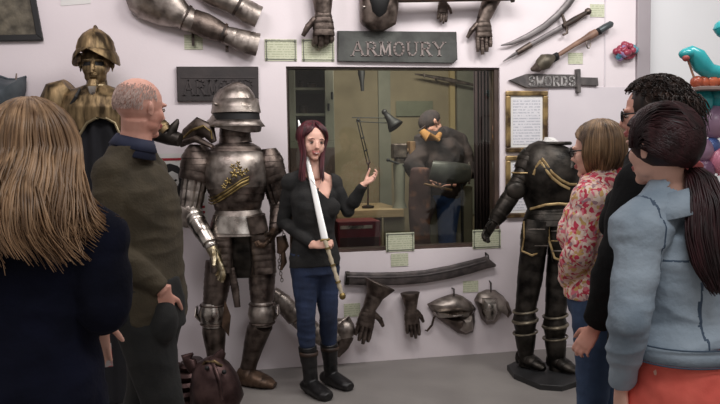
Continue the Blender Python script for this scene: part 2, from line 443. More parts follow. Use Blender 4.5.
obj('body', MB().box2((p0.x, .3, p1.z - .3), (p1.x, .58, p0.z)), redm, tb, smooth=False, bevel=.006)
q0 = B(340, 226, .3); q1 = B(372, 228, .3)
obj('handle', MB().box2((q0.x, .285, q1.z), (q1.x, .298, q0.z)), bsteel, tb, smooth=False)
q0 = B(340, 238, .3); q1 = B(379, 254, .3)
obj('drawer', MB().box2((q0.x, .292, q1.z - .05), (q1.x, .3, q0.z)), mat('dark_recess_red', (62, 34, 36)), tb, smooth=False)
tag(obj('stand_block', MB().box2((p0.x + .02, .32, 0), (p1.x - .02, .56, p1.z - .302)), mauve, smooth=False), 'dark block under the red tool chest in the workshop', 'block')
# vise on the bench
vi = thing('bench_vise', 'grey bench vise beside the bending figure in the workshop', 'vise', B(402, 168, .75))
mb = MB(); p = B(399, 151, .72)
mb.box(p, .115, .1, .12); mb.box(p + V((.0, 0, -.085)), .07, .08, .06)
obj('body', mb, dsteel, vi, bevel=.012, smooth=False)
mb = MB(); mb.box(p + V((.1, 0, .01)), .05, .1, .13); mb.rod(p + V((.05, 0, 0)), p + V((.1, 0, 0)), .02)
obj('jaw', mb, wood, vi, bevel=.006, smooth=False)
mb = MB(); mb.rod(B(388, 160, .68), B(411, 168, .68), .008); mb.ell(B(388, 160, .68), .014, .014, .014); mb.ell(B(411, 168, .68), .014, .014, .014)
obj('handle', mb, black, vi)
mb = MB(); mb.tube([(p + V((0, 0, -.1)), .05), (V((p.x, .72, b.z + .12)), .04), (V((p.x, .72, a.z + .001)), .06)])
obj('pedestal', mb, oliveg, vi)
# added beige blocks standing in for background seen in the gaps
for (q0, r0, q1, r1, lab) in ((430, 196, 439, 238, 'narrow added beige crate between the two legs in the workshop'), (457, 187, 473, 243, 'taller added beige crate left of the dark curtain')):
    c0 = B(q0, r0, .95); c1 = B(q1, r1, .95)
    k = obj('backdrop_block', MB().box2((c0.x, .95, 0), (c1.x, 1.2, c0.z)), olive2, smooth=False, bevel=.005); tag(k, lab, 'backdrop')

# ------------------------------------------------------------------ signs
LET = {
 'A': [((0, 0), (.5, 1), 0), ((.5, 1), (1, 0), 1), ((.22, .38), (.78, .38), 0)],
 'R': [((.15, 0), (.15, 1), 1), ((.15, .97), (.6, .97), 0), ((.6, .97), (.82, .86), 1), ((.82, .86), (.82, .64), 1), ((.82, .64), (.6, .5), 1), ((.6, .5), (.15, .5), 0), ((.5, .5), (.95, 0), 1)],
 'M': [((.05, 0), (.12, 1), 0), ((.12, 1), (.5, .1), 1), ((.5, .1), (.88, 1), 0), ((.88, 1), (.95, 0), 1)],
 'O': [((.5 + .45 * math.cos(k * PI / 6), .5 + .5 * math.sin(k * PI / 6)), (.5 + .45 * math.cos((k + 1) * PI / 6), .5 + .5 * math.sin((k + 1) * PI / 6)), 1 if k % 6 in (5, 0, 4, 1) and k % 6 != 3 else 0) for k in range(12)],
 'U': [((.1, 1), (.1, .3), 1), ((.1, .3), (.3, .04), 1), ((.3, .04), (.65, .04), 0), ((.65, .04), (.88, .3), 0), ((.88, .3), (.88, 1), 0)],
 'Y': [((.02, 1), (.5, .48), 1), ((.98, 1), (.5, .48), 0), ((.5, .48), (.5, 0), 1)],
 'S': [((.85, .82), (.6, .97), 1), ((.6, .97), (.3, .95), 1), ((.3, .95), (.15, .76), 1), ((.15, .76), (.3, .57), 1), ((.3, .57), (.7, .44), 1), ((.7, .44), (.86, .24), 1), ((.86, .24), (.7, .04), 1), ((.7, .04), (.35, .03), 1), ((.35, .03), (.12, .18), 1)],
 'W': [((0, 1), (.25, 0), 1), ((.25, 0), (.5, .8), 0), ((.5, .8), (.75, 0), 1), ((.75, 0), (1, 1), 0)],
 'D': [((.12, 0), (.12, 1), 1), ((.12, .97), (.55, .97), 0), ((.55, .97), (.86, .72), 1), ((.86, .72), (.86, .28), 1), ((.86, .28), (.55, .03), 1), ((.55, .03), (.12, .03), 0)],
}
SERIF = {'A': [(0, 0), (1, 0)], 'R': [(.15, 0), (.15, 1), (.95, 0)], 'M': [(.05, 0), (.12, 1), (.88, 1), (.95, 0)], 'U': [(.1, 1), (.88, 1)], 'Y': [(.02, 1), (.98, 1), (.5, 0)]}
def letter(ch, o, wx, hz, thick, depth, serif):
    mb = MB(); off = V((0, 0, 0))
    for (a_, b_, heavy) in LET[ch]:
        a_ = o + V((a_[0] * wx, 0, a_[1] * hz)); b_ = o + V((b_[0] * wx, 0, b_[1] * hz))
        d = (b_ - a_); l = d.length; d.normalize(); w_ = thick * (1 if heavy else .62)
        mb.box((a_ + b_) / 2, l + w_ * .5, depth, w_, (d, V((0, 1, 0)), d.cross(V((0, -1, 0)))))
    if serif:
        for (x_, z_) in SERIF.get(ch, []):
            mb.box(o + V((x_ * wx, 0, z_ * hz)), thick * 2.1, depth, thick * .4)
    return mb
def write(txt, parent, m, px0, px1, pyb, pyt, off, thick, serif=True, depth=.006):
    a_ = W(px0, pyb, off); b_ = W(px1, pyb, off); t_ = W(px0, pyt, off); n = len(txt); adv = (b_.x - a_.x) / n
    for i, ch in enumerate(txt):
        x = a_.x + adv * i; z = a_.z + (b_.z - a_.z) * i / n
        obj('letter', letter(ch, V((x + adv * .1, -off, z)), adv * .78, t_.z - a_.z, thick, depth, serif), m, parent, smooth=False)
slate = mat('slate_board', (52, 52, 50), (78, 80, 76), rough=.65, scale=7, bump=.2, bscale=30)
letm = mat('chalky_letter', (120, 108, 104), (158, 146, 142), rough=.7, scale=12)
def board(name, label, pts, off, th, m):
    t = thing(name, label, 'sign', W(sum(p[0] for p in pts) / len(pts), max(p[1] for p in pts), off))
    mb = MB().poly([W(*p) for p in pts], (0, -1, 0), th, .006)
    obj('board', mb, m, t, smooth=False)
    return t
sg = board('armoury_sign', 'wide slate sign lettered ARMOURY above the workshop window', [(337, 31.5), (455, 32.5), (456, 60), (452, 63.5), (337, 61.5)], 0, .035, slate)
write('ARMOURY', sg, letm, 351, 446, 55.5, 42, .039, .014)
darkb = mat('dark_brown_board', (38, 32, 32), (50, 42, 41), rough=.6, scale=8, bump=.15)
dimlet = mat('dim_letter', (50, 43, 43), (58, 50, 49), rough=.6)
sg = board('armour_sign', 'dark brown sign board lettered ARMOUR behind the knight helmet', [(176.5, 67), (258, 67), (258.5, 101), (177.5, 101.5)], 0, .03, darkb)
write('ARMOUR', sg, dimlet, 183, 255, 95, 80, .034, .012)
obj('rule_line', MB().box2(W(181, 78, .031), W(255, 77, .034)), dimlet, sg, smooth=False)
sw = thing('swords_sign', 'grey sword-shaped sign lettered SWORDS on the upper right wall', 'sign', W(553, 92))
mb = MB()
mb.poly([W(508, 80.5), W(525, 74.2), W(575, 75), W(575, 87), W(525, 88)], (0, -1, 0), .03, .004)
obj('blade', mb, mat('grey_wood_paint', (70, 66, 66), (98, 92, 90), rough=.6, scale=14, bump=.2), sw, smooth=False)
obj('crossguard', MB().poly([W(574.5, 69.5), W(578, 69.5), W(578.5, 93), W(574.8, 93)], (0, -1, 0), .04, .004), MATS['grey_wood_paint'], sw, smooth=False)
obj('grip', MB().poly([W(578.2, 77.5), W(596, 78), W(596.5, 86), W(578.4, 85)], (0, -1, 0), .03, .004), MATS['grey_wood_paint'], sw, smooth=False)
write('SWORDS', sw, mat('silver_letter', (150, 146, 144), (180, 176, 174), rough=.4), 528, 576, 85.5, 76.6, .034, .0145, serif=False)

# ------------------------------------------------------------------ placards
cardm = stripes_mat('sage_card', (196, 198, 174), (168, 172, 144), 62)
bordm = mat('dark_card_border', (92, 94, 84), (110, 112, 100))
def placard(px0, py0, px1, py1, label, group=None, off=.0, post=False):
    t = thing('placard', label, 'placard', W((px0 + px1) / 2, py1, off), group)
    a_ = W(px0, py1, off); b_ = W(px1, py0, off)
    obj('card', MB().box2((a_.x, -off - .005, a_.z), (b_.x, -off - .0005, b_.z)), cardm, t, smooth=False)
    if px1 - px0 > 22:
        mb = MB(); y0, y1 = -off - .0075, -off - .0055; w_ = .006; i_ = .008
        mb.box2((a_.x + i_, y0, a_.z + i_), (b_.x - i_, y1, a_.z + i_ + w_)); mb.box2((a_.x + i_, y0, b_.z - i_ - w_), (b_.x - i_, y1, b_.z - i_))
        mb.box2((a_.x + i_, y0, a_.z + i_ + w_), (a_.x + i_ + w_, y1, b_.z - i_ - w_)); mb.box2((b_.x - i_ - w_, y0, a_.z + i_ + w_), (b_.x - i_, y1, b_.z - i_ - w_))
        obj('border', mb, bordm, t, smooth=False)
        for (cx, cz) in ((a_.x, a_.z), (b_.x, a_.z), (a_.x, b_.z), (b_.x, b_.z)):
            sx = 1 if cx == a_.x else -1; sz = 1 if cz == a_.z else -1
            obj('corner_screw', MB().lathe((cx + sx * .012, -off - .008, cz + sz * .012), [(.009, 0), (.008, .004), (0, .005)], (V((1, 0, 0)), Z, V((0, -1, 0))), 10), bordm, t)
placard(265, 39.5, 296.5, 61, 'pale green placard left of the closed gauntlet, above the window')
placard(302, 39.5, 334, 61.5, 'pale green placard directly under the closed gauntlet')
placard(184.5, 35, 202.5, 49.5, 'small pale card under the tall leg armour at upper left')
placard(386, 232, 414, 252, 'pale green placard on the window sill in the middle')
placard(391, 253, 408, 266.5, 'small card under the middle sill placard')
placard(472.5, 229, 500.5, 249, 'pale green placard on the window sill touched by the black gauntlet')
placard(590, 4.5, 605, 17, 'small green card beside the uppermost sword pommels')
placard(568, 53, 582.5, 64, 'small green card above the swords sign')
placard(344, 303, 360, 317, 'small olive card beside the leather-grey hanging gauntlet low on the wall')
placard(463, 280.5, 478, 292.5, 'small green card above the two shoulder plates')

# framed papers
def frame(px0, py0, px1, py1, label, mid, inner):
    t = thing('picture_frame', label, 'frame', W((px0 + px1) / 2, py1))
    a_ = W(px0, py1); b_ = W(px1, py0); w_ = .036
    for i, (p_, q_) in enumerate((((a_.x, a_.z), (b_.x, a_.z + w_)), ((a_.x, b_.z - w_), (b_.x, b_.z)), ((a_.x, a_.z + w_), (a_.x + w_, b_.z - w_)), ((b_.x - w_, a_.z + w_), (b_.x, b_.z - w_)))):
        obj('frame_rail', MB().box2((p_[0], -.03, p_[1]), (q_[0], -.0005, q_[1])), mid, t, smooth=False, bevel=.008)
    obj('mat_board', MB().box2((a_.x + w_, -.012, a_.z + w_), (b_.x - w_, -.0005, b_.z - w_)), whitep, t, smooth=False)
    obj('printed_sheet', MB().box2((a_.x + w_ + .02, -.015, a_.z + w_ + .02), (b_.x - w_ - .02, -.0125, b_.z - w_ - .02)), inner, t, smooth=False)
gframe = mat('gilt_frame_wood', (70, 52, 32), (160, 134, 88), rough=.4, metal=.4, scale=9, lo=.4, hi=.6)
sheet = stripes_mat('printed_sheet', (212, 210, 214), (176, 176, 184), 48)
frame(505, 91, 546.5, 152.5, 'gilt frame with a printed sheet below the swords sign', gframe, sheet)
frame(505, 155, 546.5, 218, 'second gilt frame half hidden behind the black armour arm', gframe, sheet)
# dark painting top left (hangs crooked)
pf = thing('painting', 'dark framed relief picture at the upper left corner', 'picture', W(15, 42))
ctr = W(-5, 4); rx = V((math.cos(.05), 0, math.sin(.05))); rz = V((-math.sin(.18), 0, math.cos(.18)))
R_ = (W(44.3, 41) - W(36, -2)); 
out = [W(-60, 43), W(44, 41), W(34, -14), W(-70, -12)]
inn = [W(-53, 37), W(37, 35), W(29, -10), W(-63, -8)]
for i in range(4):
    j = (i + 1) % 4
    obj('frame_rail', MB().poly([out[i], out[j], inn[j], inn[i]], (0, -1, 0), .035, .0), black, pf, smooth=False, bevel=.004)
pic = mat('mottled_picture', (58, 52, 40), (104, 96, 80), rough=.6, scale=16, bump=.6, bscale=18)
obj('canvas', MB().poly(inn, (0, -1, 0), .015), pic, pf, smooth=False)
o = obj('paper_sheet', MB().poly([W(61, 6), W(91, 3.5), W(90, -12), W(60, -10)], (0, -1, 0), .004), whitep, smooth=False)
tag(o, 'white paper sheet at the top edge right of the dark picture', 'paper')

# poster behind the knight
ps = thing('poster', 'white poster with red bars and a black helmeted face behind the green sweater', 'poster', W(175, 228))
redp = mat('poster_red', (160, 34, 48)); inkm = mat('poster_ink', (24, 22, 24))
obj('sheet', MB().box2(W(146, 229, .0005), W(206, 153, .004)), whitep, ps, smooth=False)
def pflat(name, pts, m, o=.0045):
    obj(name, MB().poly([W(*p, o) for p in pts], (0, -1, 0), .0012), m, ps, smooth=False)
pflat('red_bar', [(147, 161), (205, 160), (205, 157.5), (147, 158.5)], redp)
for k in range(3):
    y_ = 205.5 + k * 5.4; pflat('red_bar', [(150, y_ + 3.2), (205, y_ + 2.5), (205, y_), (150, y_ + .6)], redp)
pflat('red_bar', [(150, 224.5), (205, 223.5), (205, 221), (150, 222)], redp)
pflat('printed_head', [(156, 190), (154, 180), (156, 171), (162, 165.5), (170, 163.5), (178, 166), (183, 172), (184, 182), (180, 191), (182, 197), (176, 202), (166, 203), (168, 197), (160, 196)], inkm)
pflat('printed_face', [(164, 182), (166, 174), (172, 171), (178, 174), (179, 183), (175, 190), (169, 192), (165, 188)], whitep, .0059)
for (cx, cy) in ((168.5, 180), (175.5, 180)): pflat('printed_eye', [(cx - 2.2, cy + 1), (cx, cy - 1), (cx + 2.2, cy), (cx, cy + 1.6)], inkm, .0073)
pflat('printed_mouth', [(168, 187), (171, 185.8), (175, 186.8), (171, 188.4)], inkm, .0073)
# ------------------------------------------------------------------ people
def skinmat(name, c1, c2): return mat(name, c1, c2, rough=.5, scale=9, spec=.35)
skin_a = skinmat('fair_skin', (222, 172, 152), (232, 186, 168))
skin_b = skinmat('ruddy_skin', (200, 142, 124), (222, 170, 152))
lipm = mat('lips', (176, 98, 94), (186, 106, 102), rough=.4)
eyem = mat('eye_white', (190, 176, 168), rough=.25)
irism = mat('iris', (40, 28, 22), rough=.2)

def head_clay(mb, c, H, f, s, u, soft=False):
    """s: the person's left"""
    ax = (s, f, u); q = lambda a, b, d: c + s * a * H + f * b * H + u * d * H
    mb.ell(q(0, -.06, .12), .335 * H, .42 * H, .375 * H, ax)
    mb.ell(q(0, .1, -.08), .27 * H, .28 * H, .34 * H, ax)
    mb.ell(q(0, .14, -.27), .205 * H, .2 * H, .17 * H, ax)
    mb.ell(q(0, .27, -.4), .1 * H, .085 * H, .075 * H, ax)
    for k in (-1, 1):
        mb.ell(q(.16 * k, .22, -.1), .1 * H, .11 * H, .12 * H, ax)
        mb.ell(q(.13 * k, .335 - (.03 if soft else 0), .085), .11 * H, .05 * H, .035 * H, ax)
        if soft: mb.ell(q(.13 * k, .17, -.16), .13 * H, .17 * H, .15 * H, ax)
        mb.ell(q(.17 * k, .08, -.26), .07 * H, .15 * H, .1 * H, ax)
        e_ = (s, (f + s * k * .5).normalized(), u)
        mb.ell(q(.345 * k, -.04, -.03), .022 * H, .062 * H, .12 * H, ax)
        mb.ell(q(.375 * k, -.065, .02), .025 * H, .04 * H, .075 * H, ax)
    mb.tube([(q(0, .33, .07), .035 * H, .03 * H), (q(0, .39, -.03), .045 * H, .04 * H), (q(0, .43, -.12), .062 * H, .05 * H), (q(0, .36, -.17), .06 * H, .03 * H)], side=s, seg=10)
    mb.ell(q(0, .365, -.245), .1 * H, .045 * H, .024 * H, ax); mb.ell(q(0, .355, -.29), .085 * H, .045 * H, .026 * H, ax)

def eyes(parent, c, H, f, s, u, brow=None, gaze=0):
    q = lambda a, b, d: c + s * a * H + f * b * H + u * d * H
    for k in (-1, 1):
        e = obj('eye', MB().ell(q(.135 * k, .325, .0), .046 * H, .04 * H, .019 * H, (s, f, u), 12, 8), eyem, parent)
        obj('iris', MB().ell(q(.135 * k + gaze, .355, .0), .026 * H, .02 * H, .028 * H, (s, f, u), 10, 6), irism, e)
        mb = MB().tube([(q(.085 * k, .362, .022), .0015), (q(.13 * k, .366, .03), .0025), (q(.185 * k, .335, .016), .0015)], side=u, seg=6)
        obj('eyelash', mb, irism, parent)
        mb = MB().tube([(q(.07 * k, .382, .095), .0025, .002), (q(.13 * k, .378, .11), .003, .0025), (q(.21 * k, .315, .09), .0015)], side=u, seg=6)
        obj('eyebrow', mb, brow or irism, parent)

def hand_clay(mb, w, d, n, t, curl=.5, L=.18, thumb_out=.8, curls=None, rs=1.0):
    """w wrist, d finger direction, n palm normal (fingers close towards it), t thumb side"""
    d = V(d).normalized(); n = (V(n) - d * V(n).dot(d)).normalized(); t0 = n.cross(d); t = t0 if t0.dot(V(t)) > 0 else -t0
    k = L / .18
    mb.tube([(w - d * .03 * k, .026 * k, .02 * k), (w, .027 * k, .018 * k), (w + d * .03 * k, .036 * k, .016 * k), (w + d * .07 * k, .041 * k, .014 * k), (w + d * .093 * k, .038 * k, .011 * k)], side=t, seg=14)
    for i in range(4):
        ln = (.07, .079, .073, .057)[i] * k; r = (.0088, .009, .0086, .0076)[i] * k * rs
        p = w + d * (.088, .092, .088, .08)[i] * k + t * (.0305 - .0203 * i) * k
        cu = curls[i] if curls else curl; a = cu * .35; pts = [(p - d * .02 * k, r)]; 
        for j, fr_ in enumerate((.46, .3, .24)):
            pts.append((p, r * (1.04 - .08 * j))); dd = d * math.cos(a) + n * math.sin(a) + t * (.05 - .035 * i)
            p = p + dd.normalized() * ln * fr_; a += cu * 1.1
        pts.append((p, r * .72)); mb.tube(pts, side=t, seg=8)
        mb.ell(p, r * .74, r * .74, r * .74, seg=8, rings=6)
    p = w + d * .022 * k + t * .022 * k + n * .004; r = .0105 * k * rs
    d1 = (d * .62 + t * thumb_out + n * .35).normalized(); d2 = (d * .9 + t * thumb_out * .45 + n * (.35 + curl * .5)).normalized()
    p1 = p + d1 * .04 * k; p2 = p1 + d2 * .032 * k; p3 = p2 + d2 * .026 * k
    mb.tube([(p, r * 1.25), (p1, r * 1.1), (p2, r), (p3, r * .75)], side=n, seg=8); mb.ell(p3, r * .76, r * .76, r * .76, seg=8, rings=6)

def stand_joints(base, h, f, female=True, arm=.0):
    f = V(f); f.z = 0; f.normalize(); s = Z.cross(f)       # s: the person's left
    sw_ = .1 * h if female else .112 * h
    j = dict(f=f, s=s, base=V(base), h=h, female=female)
    up = lambda a, b, z_: V(base) + s * a + f * b + Z * z_ * h
    j['neck'] = up(0, -.01, .835); j['head'] = up(0, .025, .93)
    for k, n in ((1, 'l'), (-1, 'r')):
        j['s' + n] = up(sw_ * k, -.01, .80); j['e' + n] = up((sw_ + .035 + arm) * k, -.03, .625); j['w' + n] = up((sw_ + .035 + arm) * k, .06, .485)
        j['h' + n] = up(.052 * h * k, 0, .5); j['k' + n] = up(.055 * h * k, .02, .275); j['a' + n] = up(.058 * h * k, -.02, .05); j['t' + n] = up(.07 * h * k, .12, .018)
    return j

def torso_clay(mb, j, g=0.0, bottom=0.0, start=None, top=True, wide=1.0, neck=True):
    hp = (j['hl'] + j['hr']) / 2; ch = (j['sl'] + j['sr']) / 2; nk = j['neck']; F_ = j['female']; f = j['f']
    sd = (j['sl'] - j['sr']); sd.z = 0; sd.normalize(); ax = ch - hp
    R = ((.155, .115), (.16, .12), (.12, .1), (.135, .12), (.145, .115), (.13, .085), (.07, .055)) if F_ else ((.16, .12), (.165, .125), (.155, .118), (.172, .13), (.18, .125), (.155, .095), (.075, .06))
    ts = (-.06, .06, .38, .68, .82, .98, 1.06); fo = (0, -.005, .01, .022 if F_ else .012, .01, -.01, -.01)
    secs = [(hp + ax * t + f * fo[i], R[i][0] * wide + g, R[i][1] + g) for i, t in enumerate(ts)]
    if start is not None: secs = [(hp + ax * start + f * .002, R[1][0] * wide + g, R[1][1] + g)] + secs[2:]
    if bottom: secs.insert(0, (hp - Z * bottom, (R[0][0] + .005) * wide + g, R[0][1] + g))
    mb.tube(secs, side=sd, seg=28, ex=2.3)
    if F_:
        for k in (-1, 1): mb.ell(hp + ax * .7 + sd * .07 * k + f * (.092 + g * .4), .06 + g * .3, .05 + g * .3, .06 + g * .3, (sd, f, Z))
    for n in 'lr':
        mb.tube([(nk + Z * .01, .045 + g), (nk * .5 + j['s' + n] * .5 + Z * .008, .045 + g), (j['s' + n], .055 + g)], seg=12)
        mb.ell(j['s' + n], .058 + g, .058 + g, .058 + g, seg=12)
def arm_clay(mb, j, n, g=0.0, upto=1.0, k=1.0):
    s_, e, w = j['s' + n], j['e' + n], j['w' + n]
    r = [.056, .049, .042, .041, .027] if not j['female'] else [.049, .043, .036, .036, .023]
    w = e + (w - e) * upto
    mb.tube([(s_, r[0] * k + g), (s_ * .5 + e * .5, r[1] * k + g), (e * .97 + s_ * .03, r[2] * k + g), (e * .7 + w * .3, r[3] * k + g), (w, r[4] * k + g * .7)], seg=14)
    mb.ell(e, r[2] * k + g, r[2] * k + g, r[2] * k + g, seg=12)
def leg_clay(mb, j, n, g=0.0, upto=1.0):
    h_, k_, a_ = j['h' + n], j['k' + n], j['a' + n]; F_ = j['female']; q = 0 if F_ else .006; a_ = k_ + (a_ - k_) * upto
    b_ = -j['f'] * .018
    mb.tube([(h_ + Z * .06, .085 + g + q, .1 + g + q), (h_ - Z * .04, .088 + g + q, .095 + g + q), (h_ * .5 + k_ * .5, .07 + g + q), (k_, .052 + g + q), (k_ * .7 + a_ * .3 + b_, .053 + g + q), (k_ * .3 + a_ * .7 + b_ * .4, .037 + g + q), (a_, .033 + g + q)], seg=16, side=j['s'])
def shoe_clay(mb, j, n, g=0.0):
    a_, t_ = j['a' + n], j['t' + n]; d = t_ - a_; d.z = 0; d.normalize(); z0 = j.get('gz', j['base'].z)
    sd = Z.cross(d); q = lambda x, z_: V((a_.x, a_.y, z0)) + d * x + Z * z_
    mb.tube([(q(-.07, .035), .03 + g, .028 + g), (q(-.04, .042), .036 + g, .04 + g), (q(.03, .045), .04 + g, .043 + g), (q(.1, .034), .047 + g, .032 + g), (q(.16, .026), .042 + g, .024 + g), (q(.19, .022), .024 + g, .018 + g)], side=sd, seg=14)
    mb.tube([(q(0, .05), .038 + g), (a_ + Z * .05, .036 + g)], seg=12)

def body(root, j, H, hf, hu, skin, head=None, hands=(), fingers=None, voxel=.005, neckr=.052, zones=True, feet=True, smooth=3, soft=False, bg=-.016):
    hf = V(hf).normalized(); hu = (V(hu) - hf * V(hu).dot(hf)).normalized(); hs = hu.cross(hf)
    c = head if head is not None else j['head']; mb = MB()
    head_clay(mb, c, H, hf, hs, hu, soft)
    mb.tube([(j['neck'] - Z * .03, neckr + .012), (j['neck'] + (c - j['neck']) * .35, neckr), (c - hu * .15 * H - hf * .08 * H, neckr)], seg=16)
    torso_clay(mb, j, bg)
    for n in 'lr':
        arm_clay(mb, j, n); leg_clay(mb, j, n, bg)
        if feet: shoe_clay(mb, dict(j, gz=.012), n, -.014)
    for (n, d, nn, t, kw) in hands: hand_clay(mb, j['w' + n], d, nn, t, **kw)
    z = None
    if zones:
        def inlip(p):
            r = p - c; return abs(r.dot(hs)) < .105 * H and -.315 * H < r.dot(hu) + .04 * H * (r.dot(hs) / (.1 * H)) ** 2 * -1 < -.225 * H and r.dot(hf) > .325 * H
        z = [(lipm, inlip)]
    o = clay('body', mb, skin, root, voxel=voxel, smooth=smooth, zones=z)
    return c, hf, hs, hu

# hair: locks that run over the skull and then follow a fall
def lock(mb, pts, r, seg=5, flat=.6):
    n = len(pts)
    mb.tube([(p, r * (1 - .75 * (i / (n - 1)) ** 3), r * flat * (1 - .75 * (i / (n - 1)) ** 3)) for i, p in enumerate(pts)], seg=seg, side=RH)
def skull_path(c, H, f, s, u, th, vol, phm=1.75, n=8, crown=(0, -.12), rx=.335, ry=.42, rz=.375, face=None, ph0=.05, fexp=2.0):
    """points over the skull; th is the azimuth from the face direction towards the left"""
    pts = []; cc = c + f * (-.06 * H) + u * .12 * H
    for i in range(n):
        t = i / (n - 1); ph = ph0 + (phm - ph0) * t; a = th
        if face is not None and abs(th) < face:
            a = th + (math.copysign(face, th) - th) * min(1, t * 1.12) ** fexp
        d = s * math.sin(ph) * math.sin(a) * (rx * H + vol) + f * math.sin(ph) * math.cos(a) * (ry * H + vol) + u * math.cos(ph) * (rz * H + vol)
        pts.append(cc + d + f * crown[1] * H * (1 - t) * .4)
    return pts
def smooth_noise(p, amp, fr, seed):
    return V((noise.noise(V((p.x * fr + seed, p.y * fr, p.z * fr * .5))), noise.noise(V((p.x * fr, p.y * fr + seed + 9, p.z * fr * .5))), noise.noise(V((p.x * fr, p.y * fr + seed + 31, p.z * fr * .5))) * .3)) * amp
def falling_hair(name, parent, m, c, H, f, s, u, n, vol, L, fall, face=.9, r=.0045, wave=.01, seed=1, phm=1.7, steps=9, shell=True, back=PI):
    rnd = random.Random(seed); mb = MB()
    if shell:
        K = 40; secs = []
        vs = []; fs = []; rows = 0
        for i in range(K + 1):
            th = -back + 2 * back * i / K + 1e-3
            p_ = skull_path(c, H, f, s, u, th, vol - .006, phm, 8, face=face)
            a = math.copysign(max(abs(th), face), th); end = p_[-1]
            for k in range(1, 6):
                t = k / 5; p_.append(fall(end, t * .82, a, L(a)))
            rows = len(p_); vs += p_
        for i in range(K):
            if abs(-back + 2 * back * (i + .5) / K) < .16 * 0: continue
            for k in range(rows - 1):
                # leave the face open: no sheet between the two front curtains
                if i == K // 2 - 1 or i == K // 2:
                    if k > 3: continue
                a_ = i * rows + k; fs.append((a_, a_ + 1, a_ + rows + 1, a_ + rows))
        mb.add(vs, fs)
    for q in range(n):
        th = (rnd.random() * 2 - 1) * back; v_ = vol + rnd.uniform(-.006, .006)
        p_ = skull_path(c, H, f, s, u, th, v_, phm, 8, face=face, ph0=.03 + .3 * rnd.random())
        a = math.copysign(max(abs(th), face), th) if face else th; end = p_[-1]; LL = L(a) * rnd.uniform(.8, 1.06); sd = rnd.random() * 3
        for k in range(1, steps + 1): p_.append(fall(end, k / steps, a, LL))
        m_ = len(p_); off = V((rnd.uniform(-1, 1), rnd.uniform(-1, 1), 0)) * .012
        p_ = [p + smooth_noise(p, wave * (i / m_) ** 1.0, 9, sd) + off * max(0, (i - 7) / m_) for i, p in enumerate(p_)]
        lock(mb, p_, r * rnd.uniform(.7, 1.3))
    return obj(name, mb, m, parent, angle=80)
def hairmat(name, c1, c2, isl=.35, rough=.42, lo=.35, hi=.65): return mat(name, c1, c2, rough=rough, scale=30, stretch=(1, 1, .12), island=isl, spec=.4, lo=lo, hi=hi)

def cloth_folds(amp, k, dirv):
    dirv = V(dirv)
    def fn(c):
        a = noise.noise(V((c.x * 6 + c.z * k * .35, c.y * 6 - c.z * k * .2, c.z * k)) + dirv); b = noise.noise(V((c.x * 11 - c.z * k * .6, c.y * 11, c.z * k * 1.7)) + dirv * 3)
        return amp * (.55 - 1.5 * abs(a) + .45 * (.4 - abs(b)) + .3 * noise.noise(c * 7 + dirv))
    return fn

denim_dark = mat('dark_denim', (24, 34, 56), (38, 52, 82), rough=.85, scale=9, bump=.2, bscale=90)
denim_blue = mat('washed_denim', (36, 52, 78), (58, 78, 108), rough=.85, scale=7, bump=.2, bscale=90)
bootm = mat('black_boot_leather', (12, 12, 13), (24, 22, 23), rough=.42, scale=9, bump=.2, bscale=20)

# ---- the guide
D0 = 4.69
J = lambda px, py, dd=0.0: P(px, py, D0 + dd)
f = (RH * .38 - AH * .92).normalized()
g1 = FP(321, 397); 
j = stand_joints(P(315, 397, D0), 1.68, f)
b0 = V((j['base'].x, j['base'].y, 0)); j['base'] = b0
j.update(neck=J(313.5, 173.5), sr=J(292, 183, -.02), sl=J(332, 184, .03), er=J(283.5, 222, .02), wr=J(314, 245, -.17), el=J(348, 211, .0), wl=J(364, 184, -.06),
         hr=J(305, 262, -.02), hl=J(324.5, 262, .02), kr=J(306, 318, -.05), kl=J(328.5, 317, .03))
ar = FP(311, 394); al_ = FP(331, 385)
j['ar'] = ar + Z * .085; j['al'] = al_ + Z * .085; j['tr'] = FP(323, 399); j['tl'] = FP(343, 389)
guide = thing('person', 'woman with dark red hair, black sweater and boots, palm raised toward the window', 'person', V((b0.x, b0.y, 0)))
hf = (RH * .36 - AH * .92 - Z * .08); hu = Z + RH * .06
c = J(312.5, 142, -.01); Hh = .228
c, hf, hs, hu = body(guide, j, Hh, hf, hu, skin_a, head=c, voxel=.0042, neckr=.044, smooth=6, soft=True, bg=-.01, hands=[
    ('r', RH * .75 + Z * .1 - AH * .3, -RH * .2 - Z * .6 + AH * .6, Z * 1 , dict(curls=[1.25, 1.3, 1.3, 1.25], L=.165)),
    ('l', RH * .8 + Z * .5 - AH * .15, -RH * .35 + Z * .75 - AH * .45, -RH * .5 + Z * .7 + AH * .3, dict(curls=[.6, .75, .9, 1.0], L=.14, thumb_out=.5))])
eyes(guide, c, Hh, hf, hs, hu, hairmat('dark_red_hair', (40, 9, 16), (88, 22, 34)), gaze=.008)
def smile():
    mb = MB(); q = lambda a, b, d: c + hs * a * Hh + hf * b * Hh + hu * d * Hh
    mb.tube([(q(-.06, .388, -.258), .0012, .001), (q(0, .402, -.268), .0022, .002), (q(.06, .388, -.258), .0012, .001)], side=hu, seg=6)
    obj('teeth', mb, mat('teeth', (228, 220, 212), rough=.3), guide)
smile()
sweat = mat('charcoal_knit', (24, 24, 24), (40, 39, 38), rough=.95, scale=14, bump=.3, bscale=120)
mb = MB(); torso_clay(mb, j, .008, bottom=.02, wide=.93)
for n in 'lr': arm_clay(mb, j, n, .008, upto=.97 if n == 'l' else .95, k=.92)
A2 = lambda px, py: (px, py)
vn = [(300, 160), (302, 172), (314, 186), (328.5, 199), (332, 186), (331, 160)]
